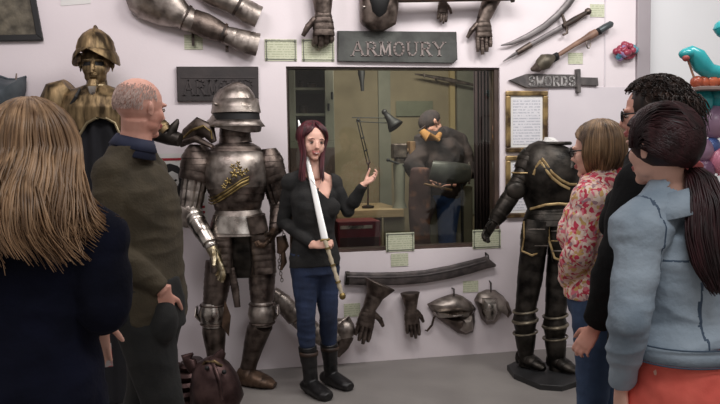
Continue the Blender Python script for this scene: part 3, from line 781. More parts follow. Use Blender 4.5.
def inpoly(x, y, poly):
    r = False; n = len(poly)
    for i in range(n):
        x1_, y1_ = poly[i]; x2_, y2_ = poly[(i + 1) % n]
        if (y1_ > y) != (y2_ > y) and x < (x2_ - x1_) * (y - y1_) / (y2_ - y1_) + x1_: r = not r
    return r
def vcut(p):
    if (p - j['neck']).dot(j['f']) < -.02: return (p - j['neck']).length < .075
    return inpoly(*proj(p), vn)
clay('sweater', mb, sweat, guide, voxel=.006, smooth=5, folds=cloth_folds(.006, 12, (1, 2, 3)), cut=vcut)
mb = MB(); torso = None
hp = (j['hl'] + j['hr']) / 2
mb.tube([(hp + Z * .1, .13, .105), (hp, .15, .12), (hp - Z * .07, .15, .115)], side=j['s'], seg=20)
for n in 'lr': leg_clay(mb, j, n, .004, upto=.86)
clay('jeans', mb, denim_dark, guide, voxel=.006, smooth=5, folds=cloth_folds(.004, 16, (3, 1, 3)))
for n in 'lr':
    mb = MB(); k_, a_ = j['k' + n], j['a' + n]; jj = dict(j); 
    d_ = (a_ - k_); b_ = -j['f'] * .012
    mb.tube([(k_ + d_ * .45 + b_, .058), (k_ + d_ * .7 + b_ * .5, .05), (k_ + d_ * .9, .043), (a_ - Z * .02, .044)], seg=16, side=j['s'])
    jj['base'] = V((0, 0, .004)); shoe_clay(mb, jj, n, .007)
    bt = clay('boot', mb, bootm, guide, voxel=.005, smooth=4, folds=cloth_folds(.004, 22, (2, 2, 2)))
    p_ = k_ + d_ * .56
    obj('strap', MB().tube([(p_ + Z * .012, .0575), (p_ - Z * .012, .0565)], seg=20, side=j['s'], cap=False), leather, bt, solid=.004)
def fall_g(e, t, a, L_):
    side_ = math.copysign(1, a)
    h_ = (e - c); rad = h_ - Z * h_.z
    p = V(e) - Z * L_ * t
    p -= rad * (.34 * math.sin(min(1, t * 1.6) * PI / 2))
    if abs(a) < 1.9:
        p += (-AH * .075 + (RH * .01 if side_ > 0 else -RH * .01)) * t - j['f'] * 0
    else: p += AH * .02 * t
    return p
falling_hair('hair', guide, MATS['dark_red_hair'], c, Hh, hf, hs, hu, 520, .012, lambda a: .2 if abs(a) > 1.9 else .235, fall_g, face=1.0, r=.003, wave=.02, seed=3)
mb = MB(); q0 = J(309, 180, -.10); q1 = J(319, 190, -.135)
mb.tube([(J(306.5, 168, -.02), .0015), (J(311, 180, -.105), .0015), (J(318, 188, -.13), .0015), (J(321, 181, -.11), .0015), (J(321, 170, -.03), .0015)], seg=6)
mb.ell(J(318, 189, -.135), .006, .004, .008)
obj('necklace', mb, dsteel, guide)

# the sword on her shoulder
swd = thing('sword', 'bright narrow sword held upright over the shoulder of the guide', 'sword', J(336, 290, -.3))
tip, mid_, gd, pm = J(298.5, 120, .05), J(312, 180, -.185), J(325, 240, -.235), J(342.5, 296, -.26)
dv = (gd - tip).normalized(); flat_ = RH
mb = MB(); mb.tube([(tip, .003, .001), (tip + dv * .05, .011, .003), (gd - dv * .3, .0165, .0045), (gd, .021, .005)], seg=8, side=RH)
blade = mat('pale_polished_blade', (205, 204, 202), (226, 225, 222), rough=.38, metal=.55, scale=5)
obj('blade', mb, blade, swd, angle=25)
dh = (pm - gd).normalized()
mb = MB(); mb.tube([(gd + dh * t * (pm - gd).length, .012 + .002 * math.sin(t * 40), .011) for t in [i / 24 for i in range(24)]], seg=12)
obj('grip', mb, mat('ivory_grip', (190, 176, 150), (214, 202, 178), rough=.45, metal=.2), swd)
mb = MB(); mb.tube([(gd - RH * .028 - Z * .004, .006), (gd - RH * .015, .009), (gd + RH * .015, .009), (gd + RH * .028 + Z * .006, .006)], seg=10, side=Z)
obj('crossguard', mb, gold, swd)
obj('pommel', MB().ell(pm, .02, .02, .022), gold, swd)
for t in (.15, .45, .75): q_ = gd + dh * t * (pm - gd).length; obj('grip_ring', MB().tube([(q_ - dh * .006, .0165), (q_ + dh * .006, .0165)], seg=12), gold, swd)

# ---- helper for crowd
def crowd(base, h, f, label, female=True):
    r = thing('person', label, 'person', V((base.x, base.y, 0))); return r, stand_joints(V((base.x, base.y, 0)), h, f, female)

# ---- man in the olive sweater
D1 = 3.1; Jm = lambda px, py, dd=0.0: P(px, py, D1 + dd)
f = (RH * .8 + AH * .6).normalized()
man, j = crowd(P(146, 300, D1), 1.79, f, 'balding man with short grey hair in an olive sweater and dark trousers, hand in pocket', False)
j.update(neck=Jm(134, 143), sr=Jm(112, 173, -.1), sl=Jm(148, 172, .17), er=Jm(114, 254, -.16), wr=Jm(165, 292, -.13), wl=Jm(160, 296, .2), el=Jm(160, 240, .24), hr=Jm(139, 300, -.06), hl=Jm(156, 300, .08))
s_ = j['s']
c = Jm(141, 108.5); Hh = .24
hf = RH * .64 + AH * .75 - Z * .08; hu = Z + RH * .02
c, hf, hs, hu = body(man, j, Hh, hf, hu, skin_b, head=c, voxel=.0048, neckr=.06, hands=[('r', -RH * .05 - Z * .9 + AH * .12, AH * .9 - RH * .3, RH + Z * .3, dict(curl=.3, L=.17)), ('l', -Z, RH * -.1 - AH, RH, dict(curl=.5, L=.19))])
eyes(man, c, Hh, hf, hs, hu, mat('grey_brow', (120, 108, 100)))
osw = mat('olive_knit', (58, 51, 38), (76, 67, 51), rough=.95, scale=7, bump=.3, bscale=110)
mb = MB(); torso_clay(mb, j, .022, bottom=.04)
for n in 'lr': arm_clay(mb, j, n, .02, upto=.93)
clay('sweater', mb, osw, man, voxel=.007, smooth=6, folds=cloth_folds(.009, 13, (5, 1, 3)), cut=lambda p: p.z > j['neck'].z - .012 and (p - j['neck']).length < .11)
mb = MB(); nk = j['neck']; up_ = (c - nk).normalized()
mb.tube([(nk - up_ * .05 - f * .0, .1, .095), (nk - up_ * .0, .08, .08), (nk + up_ * .024, .07, .072)], side=j['s'], seg=28, cap=False)
mb.tube([(nk + up_ * .024, .07, .072), (nk + up_ * .004, .083, .082), (nk - up_ * .02, .096, .094)], side=j['s'], seg=28, cap=False)
obj('shirt_collar', mb, mat('navy_shirt', (30, 36, 58), (44, 50, 76), rough=.8, scale=9), man, solid=.005)
mb = MB(); hp = (j['hl'] + j['hr']) / 2
mb.tube([(hp + Z * .1, .155, .125), (hp, .175, .14), (hp - Z * .1, .18, .14)], side=j['s'], seg=24)
for n in 'lr': leg_clay(mb, j, n, .022)
mb.ell(j['wr'] - Z * .12 - RH * .01 + AH * .015, .055, .06, .09)
clay('trousers', mb, mat('charcoal_trousers', (26, 27, 27), (38, 38, 37), rough=.9, scale=9, bump=.2, bscale=80), man, voxel=.008, smooth=5, folds=cloth_folds(.01, 6, (5, 1, 3)))
for n in 'lr':
    mb = MB(); shoe_clay(mb, dict(j, base=V((0, 0, .004))), n, .006); clay('shoe', mb, bootm, man, voxel=.008)
greyh = mat('short_grey_hair', (180, 154, 144), (204, 180, 170), rough=.8, scale=26, island=.2)
mb = MB(); rnd = random.Random(5)
for q in range(2200):
    a = rnd.uniform(1.2, 2 * PI - 1.2); ph = rnd.uniform(.7, 1.95)
    if rnd.random() < (1.25 - ph) * 2.0: continue
    if abs(a - PI) > 1.3 and ph > 1.5: continue
    p = skull_path(c, Hh, hf, hs, hu, a, 0, ph, 2, ph0=ph - .01)[-1]; d = (p - c).normalized()
    tip_ = p + d * .004 - hu * .011 - hf * .004
    mb.tube([(p - d * .003, .0016), (p + d * .0015, .0014), (tip_ - d * .002, .0006)], seg=4)
obj('hair', mb, greyh, man)

# ---- long-haired woman in the navy coat
D2 = 2.05; Jw = lambda px, py, dd=0.0: P(px, py, D2 + dd)
f = (AH * .97 + RH * .25).normalized()
wm, j = crowd(P(42, 300, D2), 1.6, f, 'woman seen from behind with long honey blond hair over a navy coat')
j.update(neck=Jw(40, 205), sl=Jw(-30, 232, .03), sr=Jw(97, 243, .0), er=Jw(104, 305, -.03), wr=Jw(95, 320, .1), wl=Jw(-30, 330, .15), el=Jw(-45, 300), hl=Jw(6, 400), hr=Jw(64, 400))
c = Jw(37, 152); Hh = .23
hf = AH + RH * .2; c, hf, hs, hu = body(wm, j, Hh, hf, Z, skin_a, head=c, hands=[('r', -Z * .95 + AH * .15, -RH * .2 + AH, AH, dict(curl=.35, L=.165)), ('l', AH, RH, Z, dict(curl=.6))])
navy = mat('navy_wool', (9, 11, 24), (17, 20, 38), rough=.95, scale=6, bump=.25, bscale=70, spec=.2)
mb = MB(); torso_clay(mb, j, .032, bottom=.12, wide=1.0)
arm_clay(mb, j, 'l', .028, .9)
arm_clay(mb, j, 'r', .032, .8)
clay('coat', mb, navy, wm, voxel=.009, smooth=6, folds=cloth_folds(.014, 8, (5, 1, 8)))
mb = MB()
for n in 'lr': leg_clay(mb, j, n, .012)
clay('jeans', mb, denim_dark, wm, voxel=.009, smooth=4)
for n in 'lr':
    mb = MB(); shoe_clay(mb, dict(j, base=V((0, 0, .004))), n, .006); clay('shoe', mb, bootm, wm, voxel=.008)
blond = hairmat('honey_blond_hair', (104, 76, 52), (190, 154, 118), .3, .4, .3, .7)
def fall_b(e, t, a, L_):
    h_ = e - c; rad = h_ - Z * h_.z; right = rad.dot(RH) / max(.01, rad.length)
    p = V(e) - Z * L_ * t * (1 - .12 * right * t)
    p += rad * (.12 * t) + RH * (.06 * max(0, right) * t ** 2.4) - AH * .07 * math.sin(t * PI * .7) * (1 if rad.dot(AH) < .03 else .2)
    return p
falling_hair('hair', wm, blond, c, Hh, hf, hs, hu, 1300, .024, lambda a: .285 + .03 * math.cos(a * 3), fall_b, face=1.1, r=.0032, wave=.085, seed=11, steps=11)
lf = obj('folded_leaflet', MB().poly([Jw(103, 343, .2), Jw(111, 343, .2), Jw(113, 366, .2), Jw(105, 367, .2)], -AH + RH * .2, .004), mat('white_red_leaflet', (206, 200, 198), (196, 60, 66), scale=20, lo=.48, hi=.52), smooth=False)
tag(lf, 'white and red folded leaflet held low beside the navy coat', 'leaflet')

# ---- woman in the floral shirt
D3 = 3.15; Jf = lambda px, py, dd=0.0: P(px, py, D3 + dd)
f = (-RH * .86 + AH * .5).normalized()
fw, j = crowd(P(603, 300, D3), 1.62, f, 'woman in glasses with a light brown bob, pink floral shirt and dark jeans')
j.update(neck=Jf(603, 178), sl=Jf(590, 203, -.12), sr=Jf(610, 200, .16), el=Jf(578, 254, -.14), wl=Jf(565, 281, .0), wr=Jf(572, 284, .2), er=Jf(594, 262, .22), hl=Jf(596, 292, -.06), hr=Jf(604, 292, .08))
c = Jf(595.5, 151.5); Hh = .222
hf = -RH * .8 + AH * .58 - Z * .05
c, hf, hs, hu = body(fw, j, Hh, hf, Z, skin_a, head=c, hands=[('l', RH * .35 + Z * .1 + AH * .9, RH + AH * .3, Z, dict(curl=.8, L=.165)), ('r', RH * .5 - Z * .3 - AH * .2, RH * .2 + AH, Z, dict(curl=.8, L=.165))])
eyes(fw, c, Hh, hf, hs, hu)
flo = floral_mat()
mb = MB(); torso_clay(mb, j, .024, bottom=.0)
for n in 'lr': arm_clay(mb, j, n, .02, upto=.93)
clay('floral_shirt', mb, flo, fw, voxel=.007, smooth=6, folds=cloth_folds(.012, 10, (5, 6, 3)), cut=lambda p: (p - j['neck']).length < .07 and p.z > j['neck'].z - .01)
nk = j['neck']; up_ = (c - nk).normalized(); mb = MB()
mb.tube([(nk - up_ * .02, .1, .095), (nk + up_ * .035, .078, .078)], side=j['s'], seg=24, cap=False)
mb.tube([(nk + up_ * .035, .078, .078), (nk - up_ * .0, .105, .1), (nk - up_ * .03, .125, .12)], side=j['s'], seg=24, cap=False)
obj('shirt_collar', mb, flo, fw, solid=.004)
mb = MB(); hp = (j['hl'] + j['hr']) / 2
mb.tube([(hp + Z * .1, .14, .11), (hp, .16, .13), (hp - Z * .08, .155, .125)], side=j['s'], seg=20)
for n in 'lr': leg_clay(mb, j, n, .008)
clay('jeans', mb, denim_blue, fw, voxel=.008, smooth=4, folds=cloth_folds(.006, 14, (5, 1, 3)))
for n in 'lr':
    mb = MB(); shoe_clay(mb, dict(j, base=V((0, 0, .004))), n, .006); clay('shoe', mb, bootm, fw, voxel=.008)
lb = hairmat('light_brown_hair', (74, 54, 38), (148, 118, 86), .35, .42)
def fall_f(e, t, a, L_):
    h_ = e - c; rad = h_ - Z * h_.z
    return V(e) - Z * L_ * t - rad * (.45 * t ** 1.3) + rad.normalized() * .012 * math.sin(t * PI)
falling_hair('hair', fw, lb, c, Hh, hf, hs, hu, 700, .016, lambda a: .105 + .03 * (abs(a) > 2), fall_f, face=1.3, r=.003, wave=.014, seed=21, phm=1.6)
def glasses(parent, c, H, hf, hs, hu, m):
    q = lambda a, b, d: c + hs * a * H + hf * b * H + hu * d * H; mb = MB(); n = 20
    for k in (-1, 1):
        ring = [q(.145 * k + .105 * math.cos(2 * PI * i / n), .40, .0 + .075 * math.sin(2 * PI * i / n)) for i in range(n + 1)]
        mb.tube([(p, .0028) for p in ring], seg=6, side=hf, cap=False)
        mb.tube([(q(.25 * k, .40, .02), .0028), (q(.33 * k, .33, .03), .0028), (q(.365 * k, .0, .03), .0028), (q(.36 * k, -.12, -.03), .0028)], seg=6, side=hu)
    mb.tube([(q(-.04, .41, .02), .0025), (q(0, .43, .03), .0025), (q(.04, .41, .02), .0025)], seg=6, side=hu)
    return obj('glasses', mb, m, parent)
glasses(fw, c, Hh, hf, hs, hu, black)

# ---- curly-haired person in the black coat
D4 = 2.72; Jc = lambda px, py, dd=0.0: P(px, py, D4 + dd)
f = (-RH * .8 + AH * .6).normalized()
cw, j = crowd(P(652, 300, D4), 1.76, f, 'tall person with dark curly hair and glasses in a black coat', True)
j.update(neck=Jc(650, 160), sl=Jc(638, 186, -.12), sr=Jc(664, 184, .12), el=Jc(618, 262, -.14), wl=Jc(595, 328, -.02), er=Jc(668, 264, .2), wr=Jc(640, 300, .3), hl=Jc(645, 300, -.06), hr=Jc(660, 300, .08))
c = Jc(651, 115); Hh = .232
hf = -RH * .9 + AH * .42 - Z * .04
c, hf, hs, hu = body(cw, j, Hh, hf, Z, skin_b, head=c, neckr=.05, hands=[('l', -RH * .5 - Z * .8 + AH * .1, RH * .4 + AH * .5 - Z * .2, -RH + Z * .2 + AH * .3, dict(curl=.65, L=.155)), ('r', -RH * .6 - AH * .3, RH * .2 + AH, Z, dict(curl=.8, L=.165))])
eyes(cw, c, Hh, hf, hs, hu)
glasses(cw, c, Hh, hf, hs, hu, black)
bk = mat('black_wool', (12, 12, 13), (20, 20, 21), rough=.95, scale=6, bump=.25, bscale=70, spec=.25)
mb = MB(); torso_clay(mb, j, .024, bottom=.22)
for n in 'lr': arm_clay(mb, j, n, .03, upto=.93)
clay('coat', mb, bk, cw, voxel=.008, smooth=6, folds=cloth_folds(.012, 8, (5, 6, 3)), cut=lambda p: (p - j['neck']).length < .065 and p.z > j['neck'].z)
mb = MB()
for n in 'lr': leg_clay(mb, j, n, .012)
clay('trousers', mb, bk, cw, voxel=.009, smooth=4)
for n in 'lr':
    mb = MB(); shoe_clay(mb, dict(j, base=V((0, 0, .004))), n, .006); clay('shoe', mb, bootm, cw, voxel=.008)
cur = hairmat('dark_curly_hair', (22, 14, 12), (58, 40, 32), .4, .4)
mb = MB(); rnd = random.Random(9)
mb.ell(c - hf * .08 * Hh + hu * .13 * Hh, .36 * Hh, .42 * Hh, .39 * Hh, (hs, hf, hu))
for q in range(900):
    a = rnd.uniform(-PI, PI); ph = math.acos(rnd.uniform(-.6, 1))
    if abs(a) < 1.25 and ph > .95: continue
    if abs(a) < 1.75 and ph > 1.35: continue
    p = skull_path(c, Hh, hf, hs, hu, a, .0, ph, 2, ph0=ph - .02)[-1]; d = (p - (c + hu * .05 * Hh - hf * .06 * Hh)).normalized()
    r_ = rnd.uniform(.005, .01); ln = rnd.uniform(.02, .035) + (.025 if ph > 1.3 else 0); pts = []; p_ = V(p); dd = d * 1.0
    e1 = d.orthogonal().normalized(); e2 = d.cross(e1); ph_ = rnd.uniform(0, 6)
    for k in range(12):
        t = k / 11; pts.append(p + d * (.02 + ln * .6 * math.sin(t * 1.7)) + (-Z * ln * .9 * t * t - hf * ln * .5 * t) + (e1 * math.cos(ph_ + t * 13) + e2 * math.sin(ph_ + t * 13)) * r_)
    lock(mb, pts, .0028)
obj('hair', mb, cur, cw, angle=80)

# ---- woman in the denim jacket
D5 = 2.2; Jd = lambda px, py, dd=0.0: P(px, py, D5 + dd)
f = (-RH * .55 + AH * .83).normalized()
dj, j = crowd(P(684, 300, D5), 1.62, f, 'woman with a long dark red ponytail in a light denim jacket and coral skirt')
j.update(neck=Jd(672, 199), sl=Jd(640, 232, -.06), sr=Jd(735, 226, .12), el=Jd(629, 318, -.12), wl=Jd(621, 388, .0), er=Jd(770, 320, .05), wr=Jd(750, 390, .2), hl=Jd(672, 372, -.04), hr=Jd(712, 372, .08))
c = Jd(660, 148); Hh = .225
hf = -RH * .5 + AH * .87
c, hf, hs, hu = body(dj, j, Hh, hf, Z, skin_a, head=c, neckr=.05, hands=[('l', -Z, RH + AH * .2, AH, dict(curl=.5, L=.165)), ('r', -Z + AH, -RH, AH, dict(curl=.5, L=.165))])
dn = mat('light_denim', (112, 129, 144), (168, 182, 194), rough=.85, scale=5, bump=.25, bscale=80, lo=.3, hi=.7)
seam = mat('denim_seam', (64, 80, 98), (80, 96, 114), rough=.85)
mb = MB(); torso_clay(mb, j, .026, start=.2)
for n in 'lr': arm_clay(mb, j, n, .017, upto=.93)
seam = mat('denim_seam', (78, 94, 110), (94, 110, 126), rough=.85)
sdd = (j['sl'] - j['sr']); sdd.z = 0; sdd.normalize(); yz = j['sl'].z - .075
def onseam(p):
    q = p - (j['sl'] + j['sr']) / 2; l = q.dot(sdd); w2 = (j['sl'] - j['sr']).length / 2
    if abs(p.z - yz) < .003 and abs(l) < w2 - .02: return True
    if p.z < yz and abs(abs(l) - .085) < .0035: return True
    return abs(abs(l) - (w2 - .005)) < .0035 and p.z > j['sl'].z - .13
clay('denim_jacket', mb, dn, dj, voxel=.006, smooth=4, folds=cloth_folds(.011, 15, (5, 6, 3)), zones=[(seam, onseam)], cut=lambda p: p.z > j['neck'].z - .01 and (p - j['neck']).length < .085)
jk = [o for o in dj.children if o.name.startswith('denim_jacket')][0]
nk = j['neck']; up_ = (c - nk).normalized(); mb = MB()
mb.tube([(nk - up_ * .02, .105, .1), (nk + up_ * .03, .085, .082)], side=j['s'], seg=28, cap=False)
mb.tube([(nk + up_ * .03, .085, .082), (nk + up_ * .0, .115, .105), (nk - up_ * .035, .135, .125)], side=j['s'], seg=28, cap=False)
obj('collar', mb, dn, dj, solid=.006)
hp = (j['hl'] + j['hr']) / 2; ax_ = (j['sl'] + j['sr']) / 2 - hp; sd_ = (j['sl'] - j['sr']); sd_.z = 0; sd_.normalize()
mb = MB(); q0 = hp + ax_ * .20; mb.tube([(q0 - Z * .022, .194, .158), (q0 + Z * .022, .19, .156)], side=sd_, seg=40, cap=False, ex=2.3)
wb = obj('waistband', mb, dn, dj, solid=.008)
mb = MB()
for z_ in (-.024, .024): mb.tube([(q0 + Z * z_ - Z * .002, .201, .165), (q0 + Z * z_ + Z * .002, .201, .165)], side=sd_, seg=40, cap=False, ex=2.3)
obj('waistband_seam', mb, seam, wb, solid=.003)
tab = MB(); tp = Jd(676, 350, 0); back = -f
cc_ = q0 + back * .166 + sd_ * .03
tab.box(cc_, .085, .012, .034, (sd_, f, Z)); obj('adjuster_tab', tab, seam, dj, bevel=.004, smooth=False)
btn = MB().ell(cc_ + back * .008 + sd_ * .03, .007, .005, .007, (sd_, f, Z)); obj('button', btn, dsteel, dj)
coral = mat('coral_jersey', (222, 92, 80), (238, 116, 100), rough=.85, scale=5, bump=.15, bscale=60)
mb = MB(); mb.tube([(hp + ax_ * .36, .135, .11), (hp + ax_ * .2, .172, .138), (hp + Z * .03, .186, .165), (hp - Z * .1, .205, .195), (hp - Z * .45, .2, .165)], side=sd_, seg=40, ex=2.2)
clay('skirt', mb, coral, dj, voxel=.008, smooth=3, folds=lambda q: .014 * noise.noise(V((q.x * 7 + q.z * 9, q.y * 7 - q.z * 4, q.z * 11))) + .005 * noise.noise(q * 30))
for n in 'lr':
    mb = MB(); shoe_clay(mb, dict(j, base=V((0, 0, .004))), n, .006); clay('shoe', mb, bootm, dj, voxel=.008)
pr = hairmat('plum_brown_hair', (26, 9, 11), (56, 22, 26), .3, .42)
tie = Jd(693, 168, -.03)
mb = MB(); rnd = random.Random(4)
mb.ell(c - hf * .06 * Hh + hu * .12 * Hh, .37 * Hh, .455 * Hh, .41 * Hh, (hs, hf, hu), 24, 16)
for q in range(1000):
    a = rnd.uniform(-PI, PI); phs = rnd.uniform(1.3, 1.85)
    if abs(a) < 1.1: phs = rnd.uniform(1.0, 1.2)
    st = skull_path(c, Hh, hf, hs, hu, a, .011, phs, 2, ph0=phs - .02)[-1]
    cc = c - hf * .06 * Hh + hu * .12 * Hh; d0 = (st - cc); d1 = (tie - cc); pts = []
    for k in range(10):
        t = k / 9; d = d0.lerp(d1, t) + hu * math.sin(PI * t) * (.2 * max(0, math.cos(a)) + .02); 
        dn_ = d.normalized(); rr = 1 / math.sqrt((dn_.dot(hs) / (.335 * Hh + .019)) ** 2 + (dn_.dot(hf) / (.42 * Hh + .019)) ** 2 + (dn_.dot(hu) / (.375 * Hh + .019)) ** 2)
        pts.append(cc + dn_ * (rr * (1 - t ** 3) + d1.length * t ** 3))
    pts = [cc + (pts[0] - cc) * .93] + pts
    lock(mb, pts, .0034, flat=.5)
obj('hair', mb, pr, dj, angle=80)
mb = MB()
tp_ = [tie, Jd(701, 176, -.06), Jd(706, 200, -.1), Jd(706, 235, -.13), Jd(711, 268, -.15), Jd(718, 296, -.16)]; rr = [.02, .034, .05, .055, .045, .02]
for q in range(520):
    a = rnd.uniform(0, 2 * PI); w_ = math.sqrt(rnd.random()); pts = []; cutk = rnd.uniform(.75, 1)
    for k in range(14):
        t = k / 13 * cutk * 5; i = min(4, int(t)); u_ = t - i; p = tp_[i].lerp(tp_[i + 1], u_); r_ = rr[i] * (1 - u_) + rr[i + 1] * u_
        a2 = a + k * .06
        pts.append(p + (RH * math.cos(a2) + AH * math.sin(a2) * .6) * r_ * w_ + smooth_noise(p, .014, 10, q * .02))
    lock(mb, pts, .0034)
obj('ponytail', mb, pr, dj, angle=80)
obj('hair_tie', MB().tube([(tie - (tp_[1] - tie) * .1, .026), (tie + (tp_[1] - tie) * .25, .027)], seg=16), mat('pink_tie', (220, 120, 120)), dj)

# ---- the armourer figure in the workshop
y = .8
K = lambda px, py, dd=0.0: B(px, py, y + dd)
f = (-RH * .8 - AH * .2).normalized(); bs = V((K(444, 200).x, y, 0))
am = thing('person', 'figure in dark smock, ochre neckerchief and blue jeans bending over work inside the workshop', 'person', bs)
j = stand_joints(bs, 1.72, f, False)
j.update(neck=K(440, 136), sr=K(425, 142, -.06), sl=K(459, 143, .1), er=K(412, 165, -.1), wr=K(424, 181, -.16), el=K(468, 172, .05), wl=K(452, 185, -.1), hr=K(428, 192, 0), hl=K(449, 192, .05), kr=K(420, 238, -.03), kl=K(447, 238, .05))
for n, q in (('r', 420), ('l', 447)):
    j['a' + n] = V((K(q, 238).x, y + (.05 if n == 'l' else 0), .09)); j['t' + n] = j['a' + n] + f * .14 - Z * .06
c = K(431, 124, -.03); Hh = .22
c, hf, hs, hu = body(am, j, Hh, -RH * .62 - AH * .3 - Z * .55, Z - RH * .7, skin_b, head=c, hands=[('r', RH * .6 - AH * .2, -Z, AH, dict(curl=.8)), ('l', -RH * .8 - AH * .3, -Z, AH, dict(curl=.8))], voxel=.008, zones=False)
smock = mat('dark_smock', (44, 37, 38), (70, 57, 54), rough=.9, scale=8, bump=.3)
mb = MB(); torso_clay(mb, j, .03, bottom=.0)
for n in 'lr': arm_clay(mb, j, n, .032, .9)
clay('smock', mb, smock, am, voxel=.011, smooth=5, folds=cloth_folds(.02, 9, (1, 1, 1)))
mb = MB(); leg_clay(mb, j, 'l', .016); mb.ell((j['hl'] + j['hr']) / 2, .16, .14, .12)
clay('jeans', mb, mat('bright_denim', (40, 66, 112), (56, 84, 134), rough=.85, scale=8), am, voxel=.011, smooth=4); 
mb = MB(); leg_clay(mb, j, 'r', -.006); clay('leg_wrap', mb, smock, am, voxel=.011)
mb = MB(); nk = j['neck']; mb.tube([(K(422, 131, -.13), .03, .02), (K(428, 137, -.17), .04, .025), (K(437, 139, -.16), .035, .02), (K(440, 134, -.1), .02)], seg=12)
obj('neckerchief', mb, mat('ochre_cloth', (140, 96, 50), (164, 118, 66), rough=.85, scale=12), am)
mb = MB(); mb.ell(c + hu * .14 * Hh - hf * .04 * Hh, .37 * Hh, .46 * Hh, .36 * Hh, (hs, hf, hu)); mb.ell(c + hf * .36 * Hh + hu * .12 * Hh, .26 * Hh, .2 * Hh, .03 * Hh, (hs, hf, hu)); obj('cap', mb, smock, am)
mb = MB(); mb.tube([(K(420, 168, -.2), .07, .03), (K(419, 190, -.2), .085, .035), (K(420, 225, -.2), .08, .03), (K(421, 262, -.2), .075, .03)], seg=20, ex=2.6)
clay('apron', mb, mat('stained_apron', (70, 48, 46), (146, 98, 70), rough=.85, scale=9, lo=.5, hi=.75), am, voxel=.012, folds=cloth_folds(.012, 4, (3, 3, 3)))
for n in 'lr':
    mb = MB(); shoe_clay(mb, dict(j, base=V((0, 0, .004))), n, .006); clay('shoe', mb, bootm, am, voxel=.012)
an = thing('workpiece', 'grey steel body plate being worked on at the waist of the smock figure', 'plate', K(452, 185, -.3))
gi = mat('grey_iron_plate', (70, 70, 67), (98, 98, 92), rough=.5, metal=.5, scale=8)
obj('curved_plate', MB().tube([(K(431, 170, -.32), .075, .05), (K(440, 172, -.34), .085, .07), (K(455, 173, -.34), .085, .07), (K(468, 173, -.32), .07, .05)], side=Z, seg=20, ex=2.6), gi, an)
obj('rolled_rim', MB().tube([(K(469, 162, -.33), .008), (K(471, 173, -.36), .008), (K(469, 184, -.33), .008)], side=RH, seg=8), steel, an)
obj('support_rod', MB().rod(K(462, 184, -.32), V((K(462, 184, -.32).x, K(462, 184, -.32).y, 0)), .012), black, an)
obj('hammer_haft', MB().rod(K(424, 184, -.36), K(452, 190, -.38), .01), wood, an)
# ------------------------------------------------------------------ armour tools
def interp(secs, t):
    n = len(secs) - 1; t = max(0, min(.99999, t)) * n; i = int(t); u = t - i; a, b = secs[i], secs[i + 1]
    return (V(a[0]).lerp(V(b[0]), u), a[1] + (b[1] - a[1]) * u, (a[2] if len(a) > 2 else a[1]) * (1 - u) + (b[2] if len(b) > 2 else b[1]) * u)
def lames(secs, n, flare=1.08, side=None, seg=20, ex=2.0, mb=None, cap=True, fn=None):
    """overlapping plates: every plate widens to its lower edge and steps back under it"""
    out = []
    for k in range(n):
        a = interp(secs, k / n); b = interp(secs, (k + 1) / n); m = interp(secs, (k + .5) / n)
        out += [(a[0], a[1], a[2]), (m[0], m[1] * (1 + (flare - 1) * .6), m[2] * (1 + (flare - 1) * .6)), (b[0], b[1] * flare, b[2] * flare)]
        e = interp(secs, (k + 1) / n + .0005); out.append((b[0] + (b[0] - a[0]) * .02, e[1] * (flare * .99), e[2] * (flare * .99)))
    mb = mb or MB(); mb.tube(out, side=side, seg=seg, ex=ex, cap=cap, fn=fn); return mb
def rim(p, rx, ry, ax, r=.006, seg=28, a0=0, a1=2 * PI):
    mb = MB(); mb.tube([(p + ax[0] * rx * math.cos(a0 + (a1 - a0) * i / seg) + ax[1] * ry * math.sin(a0 + (a1 - a0) * i / seg), r) for i in range(seg + 1)], side=ax[0].cross(ax[1]), seg=8, cap=True); return mb
def gauntlet_parts(root, w, d, n, t, m, k=1.0, curls=(.4, .5, .6, .7), cuff=.14, cuffr=.062, cuffdir=None, thumb=.7, spread=0.0):
    """cuff, hand plate, four fingers and a thumb made of small plates"""
    d = V(d).normalized(); n = (V(n) - d * V(n).dot(d)).normalized(); t0 = n.cross(d); t = t0 if t0.dot(V(t)) > 0 else -t0
    cd = V(cuffdir).normalized() if cuffdir is not None else -d
    obj('cuff', lames([(w, .036 * k, .03 * k), (w + cd * cuff * .5, .046 * k, .042 * k), (w + cd * cuff, cuffr * k, cuffr * .85 * k)], 2, 1.04, side=t, seg=20), m, root)
    obj('hand_plate', lames([(w - d * .01 * k, .034 * k, .028 * k), (w + d * .04 * k, .045 * k, .024 * k), (w + d * .095 * k, .048 * k, .02 * k)], 4, 1.06, side=t, seg=18, ex=2.4), m, root)
    for i in range(4):
        ln = (.085, .095, .088, .07)[i] * k; p = w + d * (.09, .096, .09, .082)[i] * k + t * (.036 - .0235 * i) * k; a = curls[i] * .3; secs = []
        for j_, fr_ in enumerate((.42, .32, .26)):
            dd = (d * math.cos(a) + n * math.sin(a) + t * (.035 - .022 * i) * (1 + spread * 4)).normalized(); secs.append((p, .0125 * k, .012 * k)); p = p + dd * ln * fr_; a += curls[i]
        secs.append((p, .0085 * k)); obj('finger', lames(secs, 6, 1.12, side=t, seg=10), m, root, angle=30)
    p = w + d * .02 * k + t * .034 * k; d1 = (d * .7 + t * thumb + n * .2).normalized(); p1 = p + d1 * .05 * k; p2 = p1 + (d1 + n * .3 + d * .5).normalized() * .045 * k
    obj('thumb', lames([(p, .016 * k), (p1, .014 * k), (p2, .009 * k)], 4, 1.1, side=n, seg=10), m, root, angle=30)

